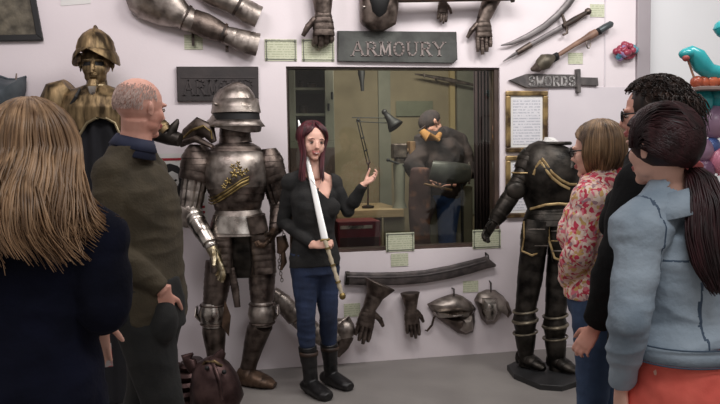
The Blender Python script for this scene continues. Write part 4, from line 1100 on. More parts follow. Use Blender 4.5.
# ------------------------------------------------------------------ standing knight
DK = 4.86; J = lambda px, py, dd=0.0: P(px, py, DK + dd)
base = V((P(235, 380, DK).x, P(235, 380, DK).y, 0))
kn = thing('suit_of_armour', 'full standing knight armour with sallet helmet and gilt-banded breastplate left of the guide', 'armour', base)
hd = (RH * .72 - AH * .7).normalized(); hsd = Z.cross(hd)
# helmet skull + tail
c = J(234.5, 108)
mb = MB()
def ring(z_, rx, ry, off=0): return (c + Z * z_ + hd * off, rx, ry)
mb.tube([ring(.148, .012, .02, -.01), ring(.14, .05, .06, -.005), ring(.118, .09, .105), ring(.08, .117, .135), ring(.03, .13, .148), ring(-.02, .133, .15), ring(-.05, .134, .155, 0), ring(-.085, .142, .168, -.006), ring(-.112, .158, .195, -.014), ring(-.118, .16, .198, -.014)], side=hsd, seg=32, cap=True)
sk = obj('skull_plate', mb, steel, kn, angle=50)
obj('comb_ridge', MB().tube([(c + hd * .148 * math.cos(a) + Z * (.151 * math.sin(a) - .0), .006, .008) for a in [0.35 + i * .16 for i in range(15)]], side=hsd, seg=8), steel, sk)
mb = MB()   # visor
mb.tube([(c + hd * .014 + Z * .052, .132, .15), (c + hd * .014 + Z * .0, .14, .16), (c + hd * .014 - Z * .03, .145, .168), (c + hd * .014 - Z * .034, .138, .16)], side=hsd, seg=32, cap=False)
mb.tube([(c + hd * .012 - Z * .078, .142, .168), (c + hd * .012 - Z * .095, .15, .178), (c + hd * .012 - Z * .118, .166, .2)], side=hsd, seg=32, cap=False)
obj('visor', mb, steel, kn, solid=.004)
obj('eye_slot', MB().tube([(c + hd * .013 - Z * .032, .137, .158), (c + hd * .013 - Z * .084, .141, .165)], side=hsd, seg=32), black, sk)
for k in (-1, 1): obj('rivet', MB().ell(c + hsd * .142 * k + Z * .02 + hd * .0, .012, .012, .012), steel, sk)
# bevor and gorget
obj('bevor', lames([(J(235, 126), .092, .098), (J(235, 136), .094, .1), (J(235.5, 143), .1, .105)], 2, 1.03, side=hsd), dsteel, kn)
obj('gorget', lames([(J(236, 142.5), .1, .1), (J(236, 146.5), .145, .115), (J(236, 153), .18, .13)], 3, 1.03), dsteel, kn)
# breastplate
fr = (RH * .1 - AH).normalized(); sd = Z.cross(fr)
def bfn(t, th):
    return 1 + .06 * max(0, math.cos(th + PI / 2)) ** 12
mb = MB(); mb.tube([(J(236.5, 148.5), .13, .1), (J(236.5, 152), .178, .135), (J(236.5, 160), .2, .162), (J(236.5, 172), .205, .178), (J(237, 184), .198, .172), (J(237.5, 196), .164, .145), (J(238, 206), .134, .124), (J(238, 210), .132, .122)], side=RH, seg=40, ex=2.2)
bp = obj('breastplate', mb, steel, kn, angle=50)
mb = lames([(J(237.4, 186), .19, .166), (J(237.6, 196), .166, .152), (J(238, 209), .137, .128)], 3, 1.045, side=RH, seg=36, ex=2.2)
obj('plackart', mb, dsteel, kn)
obj('neck_roll', rim(J(236.5, 151, 0), .15, .118, (RH, (AH + Z * .1).normalized()), .009), steel, bp)
def onchest(px, py, lift=.0):
    """a point on the front of the breastplate"""
    p0 = J(px, py); cx = J(237, py); x = (p0 - cx).dot(RH); t = (py - 150) / 60; ry = .135 + .05 * math.sin(min(1, max(0, t)) * PI * .8); rx = .2 - .05 * max(0, t - .5) * 2
    return cx + RH * x - AH * (ry * max(0, 1 - (abs(x) / rx) ** 2.2) ** (1 / 2.2) + lift)
for row in range(3):
    pts = [onchest(px, py + row * 3.1, .006) for px, py in ((209, 196), (215, 196.5), (222, 194), (230, 189.5), (238, 184.5), (246, 179), (253, 176))]
    obj('gilt_band', MB().tube([(p, .008 if row == 1 else .005, .004) for p in pts], side=Z, seg=8), gold, bp)
for (px, py, s_) in ((233, 180, 1), (239, 173, 1.3), (243, 168, 1.0), (237, 166, .8), (246, 173, 1.0), (229, 185, .8), (242, 163, .7), (250, 170, .8)):
    p = onchest(px, py, .004); mb = MB()
    for i in range(5):
        a = i * 2 * PI / 5 + px; mb.ell(p + (RH * math.cos(a) + Z * math.sin(a)) * .013 * s_, .011 * s_, .005, .006 * s_, (RH * math.cos(a) + Z * math.sin(a), AH, (RH * -math.sin(a) + Z * math.cos(a))), 8, 6)
    obj('gilt_scroll', mb, gold, bp)
# belt, fauld
obj('fauld', lames([(J(238, 208), .136, .126), (J(238.5, 220), .16, .146), (J(239, 234), .182, .16)], 3, 1.03, side=RH, seg=32, ex=2.3), steel, kn)
obj('waist_belt', MB().tube([(J(238.5, 214.5), .156, .146), (J(238.5, 231), .184, .168)], side=RH, seg=32, ex=2.4), bsteel, kn)
obj('buckle_panel', MB().tube([(J(256, 215, -.13), .055, .05), (J(259, 232, -.12), .06, .05)], seg=20, ex=3), dsteel, kn)
# tassets and hanging panel
for (a, b, w0, dd, nl) in (((221, 234), (222, 272), .075, -.085, 6), ((262, 234), (265, 273), .078, -.085, 6)):
    obj('tasset', lames([(J(*a, dd), w0, .05), (J(*b, dd), w0 * .9, .055)], nl, 1.04, side=RH, seg=20, ex=2.8), dsteel, kn)
obj('skirt_panel', lames([(J(241, 235, -.05), .08, .03), (J(242, 256, -.06), .078, .03), (J(243, 277, -.05), .066, .025)], 5, 1.04, side=RH, seg=16, ex=3.5), blackm, kn)
# arms: pauldrons, upper cannon, couter, vambrace
def arm(sh, el, wr, fan, big, mcan, mvam):
    s_, e, w = sh, el, wr
    obj('pauldron', lames([(s_ + Z * .07 - (e - s_) * .08, .05 * big, .06 * big), (s_ + Z * .025, .092 * big, .09 * big), (s_ - Z * .035, .1 * big, .1 * big), (s_ + (e - s_) * .42, .09 * big, .088 * big)], 5, 1.05, side=RH, seg=24), dsteel, kn)
    def flute(t, th): return 1 + .05 * math.cos(th * 14)
    obj('upper_arm_plate', lames([(s_ + (e - s_) * .38, .078, .078), (s_ + (e - s_) * .72, .072, .074), (e, .066, .066)], 3, 1.05, side=RH, seg=56, fn=flute), mcan, kn)
    mb = MB(); mb.ell(e, .075, .075, .07); obj('elbow_cop', mb, steel, kn)
    o_ = (w - e).normalized()
    if fan:
        mb = MB(); n = 14
        for i in range(n):
            a = -.5 + 3.3 * i / n; d_ = (-RH * math.cos(a) + Z * math.sin(a) * -1).normalized()
            mb.tube([(e - AH * .075, .007, .006), (e + d_ * .06 - AH * .07, .011, .008), (e + d_ * .105 - AH * .045, .014, .006)], side=d_.cross(AH), seg=8)
        obj('couter_fan', mb, steel, kn)
    obj('vambrace', lames([(e + o_ * .03, .062, .06), (e * .6 + w * .4, .058, .056), (w, .042, .04)], 4, 1.05, side=RH, seg=22), mvam, kn)
arm(J(198, 160, -.01), J(190, 210, -.04), J(209, 243, -.17), True, 1.08, steel, bsteel)
arm(J(270, 163, .02), J(281, 204, .05), J(276, 226, -.06), False, .9, dsteel, dsteel)
# gauntlets hanging at the hip
gl = obj('gauntlet', MB().ell(J(211, 246, -.18), .04, .035, .04), bsteel, kn)
w = J(211, 247, -.19)
def hand_on(parent, w, d, n, t, m, curls, k=1.0):
    d = V(d).normalized(); n = (V(n) - d * V(n).dot(d)).normalized(); t0 = n.cross(d); t = t0 if t0.dot(V(t)) > 0 else -t0
    obj('hand_plate', lames([(w, .036 * k, .028 * k), (w + d * .045 * k, .045 * k, .026 * k), (w + d * .09 * k, .046 * k, .02 * k)], 4, 1.06, side=t), m, parent)
    for i in range(4):
        ln = (.085, .095, .088, .07)[i] * k; p = w + d * .09 * k + t * (.034 - .022 * i) * k; a = curls[i] * .3; secs = []
        for fr_ in (.42, .32, .26):
            dd = d * math.cos(a) + n * math.sin(a); secs.append((p, .0125 * k)); p = p + dd * ln * fr_; a += curls[i]
        secs.append((p, .008 * k)); obj('finger', lames(secs, 6, 1.12, side=t, seg=10), m, parent, angle=30)
    p = w + d * .02 * k + t * .03 * k; d1 = (d * .7 + t * .6 + n * .3).normalized()
    obj('thumb', lames([(p, .016 * k), (p + d1 * .05 * k, .013 * k), (p + d1 * .09 * k + n * .01, .009 * k)], 4, 1.1, side=n, seg=10), m, parent, angle=30)
hand_on(gl, w, RH * .42 - Z * .9, -RH * .7 - AH * .2, -AH, mat('pale_gilt', (134, 118, 88), (206, 194, 166), rough=.32, metal=1, scale=24, r2=.5), (.25, .3, .45, .6), 1.25)
gr_ = obj('gauntlet', MB().ell(J(276, 228, -.06), .045, .04, .045), dsteel, kn)
hand_on(gr_, J(275, 230, -.07), -RH * .45 - Z * .7 - AH * .4, -AH * .3 - RH * .8, -AH, brownm, (.9, .9, .9, .9), 1.05)
# creature-shaped shoulder guard
mb = MB(); mb.tube([(J(180, 145, .03), .02, .012), (J(188, 136, .0), .055, .03), (J(199, 128, -.02), .07, .04), (J(209, 131, -.05), .05, .035), (J(214, 142, -.06), .02, .015)], side=Z, seg=18)
mb.tube([(J(184, 142, -.05), .015), (J(196, 139, -.1), .022, .03), (J(213, 147, -.14), .012, .02)], side=Z, seg=12)
sg_ = obj('shoulder_guard', mb, dsteel, kn)
obj('guard_rim', MB().tube([(J(182, 139, -.06), .006), (J(192, 130, -.09), .008), (J(203, 126, -.09), .008), (J(211, 131, -.09), .007), (J(212, 139, -.1), .006)], seg=8), gold, sg_)
# hanging chain and strips
mb = MB()
for i in range(16):
    p = J(283 - .2 * i + 2 * math.sin(i * .5), 232 + i * 3.2, -.06); ax_ = (RH, Z) if i % 2 else (AH, Z)
    mb.tube([(p + (ax_[0] * math.cos(a) * .008 + ax_[1] * math.sin(a) * .013), .0028) for a in [k * 2 * PI / 10 for k in range(11)]], side=ax_[0].cross(ax_[1]), seg=6)
obj('chain', mb, dsteel, kn)
mb = MB(); mb.tube([(J(281, 236, -.09), .03, .02), (J(283, 246, -.1), .038, .026), (J(280, 254, -.1), .02, .016)], seg=12); mb.tube([(J(283, 252, -.1), .014), (J(284, 262, -.1), .02), (J(281, 270, -.1), .008)], seg=10)
obj('hip_ornament', mb, brownm, kn)
obj('mail_strip', lames([(J(231, 268, -.1), .022, .014), (J(235, 288, -.1), .024, .014), (J(237.5, 307, -.1), .018, .012)], 12, 1.1, side=RH, seg=12), dsteel, kn)
# legs
def leg(h_, k_, a_, knee_m, fan):
    obj('cuisse', lames([(h_, .09, .095), (h_ * .5 + k_ * .5, .08, .084), (k_ + (h_ - k_).normalized() * .05, .068, .072)], 7, 1.035, side=RH, seg=24), dsteel, kn)
    po = obj('knee_cop', MB().tube([(k_ + Z * .075, .068, .07), (k_ + Z * .03, .084, .086), (k_, .09, .096), (k_ - Z * .035, .082, .084), (k_ - Z * .08, .068, .068)], side=RH, seg=24), knee_m, kn)
    obj('knee_wing', MB().tube([(k_ + RH * fan * .07 - Z * .05, .008, .03), (k_ + RH * fan * .105, .01, .06), (k_ + RH * fan * .1 + Z * .05, .008, .03)], side=RH, seg=14), knee_m, po)
    for z_ in (.06, -.06): obj('knee_lame', rim(k_ + Z * z_, .078, .08, (RH, AH), .006), dsteel, po)
    obj('greave', lames([(k_ - Z * .07, .07, .07), (k_ * .68 + a_ * .32, .075, .08), (k_ * .3 + a_ * .7, .052, .056), (a_, .05, .055)], 2, 1.03, side=RH, seg=24), dsteel, kn)
leg(J(220, 262), J(213, 314, -.02), J(217, 374, .02), bsteel, -1)
leg(J(262, 262), J(262, 313, -.05), J(246, 376, .05), steel, 1)
obj('garter_wing', MB().poly([J(225, 300, -.1), J(231, 316, -.1), J(229, 336, -.1), J(222, 326, -.1)], -AH, .012, .003), brownm, kn, smooth=False)
for (px, py, q, r) in ((217, 378, 215, 392), (248, 380, 268, 388)):
    a_ = FP(px, py + 6); t_ = FP(q, r)
    d = (t_ - a_); d.z = 0; d.normalize()
    if q == 215: d = (-AH * .8 - RH * .3).normalized()
    s_ = Z.cross(d)
    mb = lames([(a_ - d * .06 + Z * .06, .04, .055), (a_ + Z * .06, .055, .06), (a_ + d * .07 + Z * .05, .066, .05), (a_ + d * .14 + Z * .035, .062, .035), (a_ + d * .19 + Z * .02, .03, .02)], 6, 1.05, side=s_, seg=20)
    for v in mb.v: v.z = max(v.z, .001)
    obj('sabaton', mb, brownm if q != 215 else dsteel, kn)
    a2 = J(217, 374, .02) if q == 215 else J(246, 376, .05)
    obj('ankle_plate', lames([(a2 + Z * .01, .052, .056), (a_ + Z * .07, .05, .055)], 3, 1.04), dsteel, kn)

# ------------------------------------------------------------------ leg harness behind the guide, leaning on the wall
lh = thing('leg_harness', 'bent steel limb armour lying low against the wall behind the legs of the guide', 'armour', W(315, 345, .1))
Q = lambda px, py, o=.12: W(px, py, o)
obj('upper_plate', lames([(Q(272, 293), .05, .05), (Q(283, 303), .062, .055), (Q(296, 317), .066, .06)], 4, 1.05), steel, lh)
obj('middle_plate', lames([(Q(297, 318), .06, .055), (Q(316, 333), .062, .055), (Q(330, 342), .055, .05)], 5, 1.05), steel, lh)
mb = MB(); mb.ell(Q(345, 330, .12), .07, .06, .075); mb.tube([(Q(338, 322), .03), (Q(348, 318), .02), (Q(353, 326), .012)], seg=10); mb.rod(Q(330, 341), Q(342, 333), .04)
obj('knee_cup', mb, steel, lh)
obj('lower_plate', lames([(Q(346, 336), .055, .045), (Q(343, 346), .04, .035), (Q(337, 356), .018, .015)], 4, 1.06), dsteel, lh)
obj('wall_peg', MB().rod(Q(318, 332, .12), Q(318, 332, .0), .012), dsteel, lh)

# ------------------------------------------------------------------ horse head armour on the floor
DH = 4.25; Hh_ = lambda px, py, dd=0.0: P(px, py, DH + dd)
hb = V((Hh_(214, 400).x, Hh_(214, 400).y, 0))
ch = thing('horse_head_armour', 'brown domed horse head armour with two ears standing on the floor before the knight', 'armour', hb)
plum = mat('plum_brown_steel', (44, 30, 30), (90, 70, 68), rough=.33, metal=.85, scale=10, r2=.5, bump=.1)
mb = MB(); mb.tube([(Hh_(209, 357), .03, .03), (Hh_(210, 360), .07, .07), (Hh_(211, 367), .105, .1), (Hh_(214, 380), .135, .13), (Hh_(217, 395), .15, .14), (Hh_(214, 408), .13, .13), (V((hb.x, hb.y, .004)), .11, .12)], seg=28)
cd = obj('dome', mb, plum, ch)
obj('ridge', MB().tube([(Hh_(210, 358, -.03), .008), (Hh_(215, 368, -.11), .01), (Hh_(220, 382, -.14), .01), (Hh_(222, 400, -.15), .008)], seg=8), plum, cd)
for pts in (((194, 371, .0), (190, 362, -.0), (186, 357, 0), (193, 353.5, .0)), ((216, 362, .0), (219, 357, .0), (222, 352, .0), (222.5, 349, .0))):
    p = [Hh_(*q) for q in pts]; mb = MB()
    mb.tube([(p[0], .03, .02), (p[1], .038, .022), (p[2], .03, .02), (p[3], .008, .008)] if pts[0][0] == 194 else [(p[0], .03, .02), (p[1], .034, .022), (p[2], .024, .016), (p[3], .006, .006)], seg=14)
    e_ = obj('ear', mb, plum, ch)
obj('ear_link', MB().rod(Hh_(194, 370), Hh_(206, 374), .028), plum, ch)
for (px, py) in ((207, 368), (224, 372)): obj('eye_boss', MB().ell(Hh_(px, py, -.1), .013, .012, .013), black, cd)
obj('brow_band', MB().tube([(Hh_(198, 371, -.03), .008), (Hh_(205, 362, -.07), .008), (Hh_(214, 361, -.08), .008), (Hh_(222, 366, -.06), .008)], seg=8), bronze, cd)
DX = 4.35; X = lambda px, py, dd=0.0: P(px, py, DX + dd)
nb = V((X(183, 400, .06).x, X(183, 400, .06).y, 0))
nk_ = thing('neck_armour', 'low heap of dark curved neck plates left of the horse head armour', 'armour', nb)
for i in range(5):
    p = nb + RH * (-.03 + .018 * i) + Z * (.02 + .05 * i) + AH * .02 * i
    pl = MB().tube([(p, .10 - .008 * i, .1 - .006 * i), (p + Z * .035, .115 - .008 * i, .11), (p + Z * .055, .09 - .008 * i, .1)], seg=20, side=RH)
    obj('neck_plate', pl, plum, nk_, angle=30)
    obj('spike', MB().tube([(p + Z * .03 - RH * (.1 - .008 * i), .014), (p + Z * .05 - RH * (.145 - .008 * i), .002)], seg=8, side=Z), plum, nk_)

# ------------------------------------------------------------------ headless black armour on a plinth
DB = 5.08; J = lambda px, py, dd=0.0: P(px, py, DB + dd)
pb = FP(544, 379)
ba = thing('suit_of_armour', 'headless black armour with gilt borders on a dark base plate at right', 'armour', V((pb.x, pb.y, 0)))
octo = [FP(x_, y_, 0) for x_, y_ in ((507, 370), (520, 364), (556, 368), (577, 380), (580, 386), (562, 391.5), (540, 390), (514, 379))]
obj('base_plate', MB().poly(octo, Z, .035, .004), mat('dark_plinth', (26, 26, 27), (42, 42, 43), rough=.5, scale=8), ba, smooth=False)
mb = MB(); mb.tube([(J(553, 144), .1, .075), (J(552, 148), .15, .105), (J(551, 155), .19, .13), (J(550, 168), .205, .165), (J(550, 184), .2, .165), (J(550, 198), .172, .145), (J(551, 210), .148, .13)], side=RH, seg=40, ex=2.2)
bb = obj('breastplate', mb, blackm, ba, angle=50)
obj('neck_rim', rim(J(554, 143.5), .105, .08, (RH, AH), .012), blackm, ba)
obj('neck_plug', MB().tube([(J(556, 146), .092, .07), (J(557, 143), .09, .068), (J(558, 142), .04, .03)], seg=20), whitep, ba)
def onb(px, py, lift=.006):
    cx = J(550, py); x = (J(px, py) - cx).dot(RH); t = (py - 146) / 64; ry = .11 + .06 * math.sin(min(1, max(0, t)) * PI * .75); rx = .2 - .05 * max(0, t - .5) * 2
    return cx + RH * x - AH * (ry * max(0, 1 - (min(.999, abs(x) / rx)) ** 2.2) ** (1 / 2.2) + lift)
tan = mat('tan_gilt_edging', (140, 116, 78), (184, 160, 116), rough=.45, metal=.5, scale=20)
for pts in (((537, 158), (541, 164), (546, 172), (554, 179), (563, 183.5), (571, 184)), ((536, 162), (540, 169), (546, 177), (554, 183.5), (563, 188)), ((536, 160), (532, 166), (529, 174)), ((528, 208), (540, 203), (551, 202), (562, 203))):
    obj('gilt_border', MB().tube([(onb(*p), .009, .005) for p in pts], side=Z, seg=8), tan, bb)
obj('shoulder_strap', MB().tube([(onb(567, 150), .016, .008), (onb(568, 160), .016, .008), (onb(566, 168), .016, .008)], seg=8), blackm, bb)
def barm(s_, e, w, side_, hand):
    obj('pauldron', lames([(s_ + Z * .085, .045, .05), (s_ + Z * .045, .082, .08), (s_, .096, .094), (s_ + (e - s_) * .4, .078, .078)], 5, 1.05, seg=24), blackm, ba)
    obj('pauldron_edge', rim(s_ + (e - s_) * .42, .083, .083, (side_, AH), .006), tan, ba)
    obj('upper_arm_plate', lames([(s_ + (e - s_) * .35, .068, .066), (s_ + (e - s_) * .7, .062), (e, .058)], 4, 1.05), blackm, ba)
    ec = obj('elbow_cop', MB().ell(e, .067, .067, .066), blackm, ba)
    obj('elbow_wing', MB().ell(e - AH * .05, .07, .03, .06), blackm, ec)
    o_ = w - e
    obj('vambrace', lames([(e + o_ * .1, .056, .054), (e + o_ * .5, .056, .054), (w, .042, .04)], 3, 1.04), blackm, ba)
    g_ = obj('gauntlet', lames([(w - o_ * .25, .06, .058), (w, .042, .04)], 2, 1.02), blackm, ba)
    hand_on(g_, w, o_, -Z * .6 - AH * .5, -AH, blackm, (.6, .6, .6, .6), .9)
barm(J(532, 160), J(515, 190, -.03), J(494, 222, -.07), RH, True)
barm(J(577, 160, .05), J(590, 198, .08), J(592, 228, -.02), RH, True)
obj('fauld', lames([(J(551, 208), .15, .132), (J(551, 215), .168, .146), (J(551, 224), .18, .156)], 3, 1.03, seg=32, ex=2.2), blackm, ba)
for (a, b, w0) in (((537, 221), (532, 254), .088), ((564, 221), (566, 261), .1)):
    ts_ = obj('tasset', lames([(J(*a, -.09), w0, .06), (J((a[0] + b[0]) / 2, (a[1] + b[1]) / 2, -.1), w0 * 1.02, .065), (J(*b, -.09), w0 * .86, .06)], 5, 1.03, seg=24, ex=2.6), blackm, ba)
    mx = w0 * 152
    pts = [(a[0] - mx, a[1]), (a[0] - mx * .98, (a[1] + b[1]) / 2), (b[0] - mx * .75, b[1] - 3), (b[0], b[1] + 1.5), (b[0] + mx * .75, b[1] - 3), (b[0] + mx * .98, (a[1] + b[1]) / 2)]
    obj('tasset_border', MB().tube([(J(p[0], p[1], -.135 - .02 * (1 - abs(p[0] - b[0]) / mx)), .008, .006) for p in pts], side=Z, seg=8), tan, ts_)
    for q in range(3):
        yy = a[1] + (b[1] - a[1]) * (q + 1) / 4; obj('tasset_line', MB().tube([(J(a[0] + mx * u_, yy, -.09 - .068 * max(0, 1 - abs(u_) ** 2.6) ** (1 / 2.6)), .004) for u_ in (-.85, -.5, 0, .5, .85)], side=Z, seg=6), MATS['tan_gilt_edging'] if q == 1 else steel, ts_)
gwing = mat('grey_gilt_wing', (88, 82, 72), (140, 130, 112), rough=.35, metal=.8, scale=16)
for (h_, k_, a_) in ((J(535, 236), J(525, 320, -.02), J(526, 366, .0)), (J(562, 238), J(555, 325, -.06), J(557, 378, -.08))):
    obj('cuisse', lames([(h_, .088, .085), (h_ * .5 + k_ * .5, .082, .084), (k_ + Z * .05, .064, .068)], 5, 1.03), blackm, ba)
    kc = obj('knee_cop', MB().tube([(k_ + Z * .08, .06, .064), (k_ + Z * .03, .074, .08), (k_, .08, .09), (k_ - Z * .04, .072, .076), (k_ - Z * .09, .06, .06)], seg=24), blackm, ba)
    for z_, r_ in ((.065, .008), (.0, .012), (-.08, .007)): obj('knee_band', rim(k_ + Z * z_ - AH * .008, .078, .084, ((RH + Z * .12).normalized(), AH), r_), gwing, kc)
    obj('greave', lames([(k_ - Z * .07, .062), (k_ * .65 + a_ * .35, .072, .076), (a_ + Z * .05, .044), (a_ + Z * .01, .05)], 2, 1.03), blackm, ba)
    ft = V((a_.x, a_.y, .036)); d = (-AH * .75 + RH * .55).normalized(); s_ = Z.cross(d)
    mb = lames([(ft - d * .06 + Z * .055, .04, .05), (ft + Z * .055, .052, .052), (ft + d * .06 + Z * .045, .056, .042), (ft + d * .12 + Z * .03, .046, .028), (ft + d * .155 + Z * .018, .02, .015)], 5, 1.05, side=s_)
    for v in mb.v: v.z = max(v.z, .0365)
    obj('sabaton', mb, blackm, ba)
    obj('ankle_plate', lames([(a_ + Z * .03, .054), (ft + Z * .07, .05)], 2, 1.03), blackm, ba)

# ------------------------------------------------------------------ bronze soldier figure with the morion
DM = 4.70; J = lambda px, py, dd=0.0: P(px, py, DM + dd)
ms = thing('statue', 'aged bronze soldier statue in crested helmet and cuirass behind the visitors at left', 'statue', V((J(97, 300).x, J(97, 300).y, 0)))
hf = (RH * .12 - AH).normalized(); hs = Z.cross(hf); c = J(96, 65.5); Hh = .268
mb = MB(); head_clay(mb, c, Hh, hf, hs, Z)
mb.tube([(J(97, 92), .07), (J(97, 82), .06), (c, .05)], seg=16)
mb.tube([(c + hf * .4 * Hh - Z * .36 * Hh, .028, .022), (c + hf * .45 * Hh - Z * .5 * Hh, .032, .026), (c + hf * .47 * Hh - Z * .66 * Hh, .02, .016), (c + hf * .46 * Hh - Z * .76 * Hh, .006)], seg=12, side=RH)
mb.tube([(c + hf * .43 * Hh - Z * .2 * Hh - RH * .1 * Hh, .007), (c + hf * .47 * Hh - Z * .19 * Hh, .01), (c + hf * .43 * Hh - Z * .2 * Hh + RH * .1 * Hh, .007)], seg=8)
mb.tube([(J(97, 92), .12, .1), (J(97, 104), .14, .1), (J(97, 300), .12, .09)], seg=20)
def socket_shade(p):  # eye sockets coloured black for the shade in them
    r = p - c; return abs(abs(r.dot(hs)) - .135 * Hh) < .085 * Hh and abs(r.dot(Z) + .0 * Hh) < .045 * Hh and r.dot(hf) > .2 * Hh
def beard(p):
    r = p - c; return r.dot(Z) < -.5 * Hh and r.dot(Z) > -.9 * Hh and abs(r.dot(hs)) < .2 * Hh and r.dot(hf) > .25 * Hh
clay('body', mb, bronze, ms, voxel=.005, smooth=2, zones=[(black, socket_shade), (bsteel, beard)])
cc = c + Z * .03
mb = MB(); mb.tube([(J(96, 28.5), .006, .02), (J(96, 30), .034, .06), (J(96, 35), .076, .1), (J(96, 41), .1, .124), (J(96, 48), .111, .136), (J(96, 51.5), .112, .138)], side=RH, seg=28)
hm = obj('helmet_bowl', mb, bronze, ms)
# swept brim, high front and back, drooping at the sides
mb = MB(); n = 36; vs = []; fs = []
for k, (e_, dz) in enumerate(((.0, .0), (.035, -.012), (.05, -.05), (.046, -.054))):
    for i in range(n):
        a = 2 * PI * i / n; q = math.cos(a); w_ = math.sin(a); droop = -.016 * q * q * (1.5 if k else .3) + .006 * w_ * w_ * (1 if k else .4)
        vs.append(J(96, 51) + RH * q * (.112 + e_ * .42) - AH * w_ * (.138 + e_ * .55) + Z * (droop + dz * (abs(q) + .2)))
for k in range(3):
    for i in range(n): fs.append((k * n + i, k * n + (i + 1) % n, (k + 1) * n + (i + 1) % n, (k + 1) * n + i))
mb.add(vs, fs); obj('helmet_brim', mb, bronze, ms, solid=.006)
obj('crest', MB().tube([(J(96, 27, 0) + hf * .11 * math.cos(a) + Z * (-.115 + .115 * math.sin(a)), .005, .012) for a in [.3 + i * .18 for i in range(14)]], side=RH, seg=8), bronze, hm)
mb = MB(); mb.tube([(J(98, 86), .085, .08), (J(98, 90), .14, .1), (J(98, 97), .21, .14), (J(98, 108), .235, .165), (J(98.5, 120), .22, .165), (J(99, 131), .2, .155)], seg=40, ex=2.3)
def archcut(p):
    x_, y_ = proj(p); return inpoly(x_, y_, [(79, 150), (81, 133), (87, 123), (96, 118.5), (106, 118.5), (115, 123), (119, 132), (120, 150)]) and (p - J(98, 120)).dot(AH) < 0
cu = clay('cuirass', mb, bronze, ms, voxel=.006, smooth=3, cut=archcut, folds=lambda q: .006 * noise.noise(V((q.x * 18, q.y * 18, q.z * 4))))
obj('cuirass_edge', MB().tube([(J(px, py, -.165), .009, .009) for px, py in ((79.5, 135), (82, 131), (87, 123), (96, 118), (106, 118), (115, 123), (118.5, 131), (120, 136))], seg=10), mat('pale_bronze_edge', (120, 108, 84), (160, 146, 116), rough=.4, metal=.8), cu)
for k in (-1, 1):
    p = J(98 + 36 * k, 101)
    obj('pauldron', MB().tube([(p + Z * .09 - RH * k * .05, .05, .08), (p + Z * .05, .1, .11), (p - Z * .02 + RH * k * .02, .115, .12), (p - Z * .12 + RH * k * .04, .105, .11), (p - Z * .22 + RH * k * .03, .08, .09)], side=RH, seg=24), bronze, ms)
obj('strap', MB().tube([(J(80, 89, -.11), .01, .005), (J(76, 97, -.15), .01, .005), (J(68, 109, -.14), .01, .005), (J(64, 120, -.12), .01, .005)], seg=8, side=Z), black, ms)
obj('collar', MB().tube([(J(97.5, 85), .07, .068), (J(97.5, 91), .085, .08)], seg=24), MATS['pale_bronze_edge'], ms)
clothb = mat('black_skirt_cloth', (10, 10, 14), (18, 18, 24), rough=.95, scale=4)
clay('skirt', MB().tube([(J(99, 116), .18, .13), (J(99, 135), .19, .14), (J(99, 200), .2, .16), (V((J(99, 300).x, J(99, 300).y, .0)), .24, .2)], seg=28), clothb, ms, voxel=.012, folds=lambda q: .012 * math.sin(math.atan2(q.y - J(99, 200).y, q.x - J(99, 200).x) * 11))
# his outstretched black sleeve
ar_ = obj('arm', MB().tube([(J(134, 108, -.04), .075), (J(147, 122, -.08), .062), (J(158, 133, -.1), .055), (J(170, 137, -.12), .05), (J(180, 140, -.13), .04)], seg=18), blackm, ms)
obj('arm_plate', lames([(J(158, 121, -.12), .03), (J(163, 127, -.13), .04), (J(167, 132, -.14), .03)], 3, 1.08), bronze, ar_)
obj('hand', MB().tube([(J(170, 135, -.14), .03), (J(174, 127, -.14), .026), (J(177, 122, -.14), .016), (J(178, 119, -.14), .006)], seg=12), blackm, ar_)

# ------------------------------------------------------------------ armour on the wall, top row
def wallarm(name, label, cat='armour'):
    return thing(name, label, cat, W(0, 0))
t = thing('leg_armour', 'long dark steel leg armour slanting down above the dark brown sign', 'armour', W(225, 50, .1))
Q = lambda px, py, o=.08: W(px, py, o)
obj('cuisse', lames([(Q(150, -22), .13, .09), (Q(152, -4), .17, .1), (Q(168, 8), .13, .09), (Q(183, 17), .08, .075)], 3, 1.02, side=RH), steel, t)
obj('knee_cop', MB().tube([(Q(180, 15), .07, .07), (Q(187, 19), .085, .08), (Q(194, 22), .07, .07)], side=Z, seg=24), steel, t)
obj('greave', lames([(Q(192, 20), .075, .07), (Q(208, 27), .085, .075), (Q(224, 34), .06, .055), (Q(228, 36), .058, .055)], 2, 1.02, side=Z), dsteel, t)
for (px, py) in ((186, 18), (223, 33)): obj('strap', MB().tube([(Q(px - 1, py - .5), .088 if px < 200 else .068, .08 if px < 200 else .062), (Q(px + 1.4, py + .6), .088 if px < 200 else .068, .08 if px < 200 else .062)], side=Z, seg=20), leather, t)
obj('sabaton', lames([(Q(226, 35), .058, .055), (Q(240, 40), .07, .06), (Q(250, 43), .075, .062), (Q(258, 45), .074, .06)], 5, 1.04, side=Z, ex=2.4), steel, t)
obj('hanging_strap', MB().box(Q(193, 38, .03), .018, .006, .1), leather, t, smooth=False)
obj('buckle', MB().box(Q(227, 49, .05), .02, .02, .04), leather, t, smooth=False)
obj('wall_peg', MB().rod(Q(205, 27, .08), Q(205, 27, 0), .012), dsteel, t)
t = thing('leg_armour', 'shorter steel leg armour cut by the top edge, right of the long one', 'armour', W(240, 25, .1))
obj('greave', lames([(Q(190, -28), .09, .08), (Q(212, -10), .1, .08), (Q(238, 6), .068, .06)], 3, 1.03, side=Z), steel, t)
obj('sabaton', lames([(Q(236, 5), .065, .055), (Q(248, 12), .075, .06), (Q(259, 17), .07, .06)], 4, 1.04, side=Z), steel, t)
obj('strap', MB().tube([(Q(237, 5), .074, .066), (Q(239.5, 6.5), .074, .066)], side=Z, seg=20), leather, t)
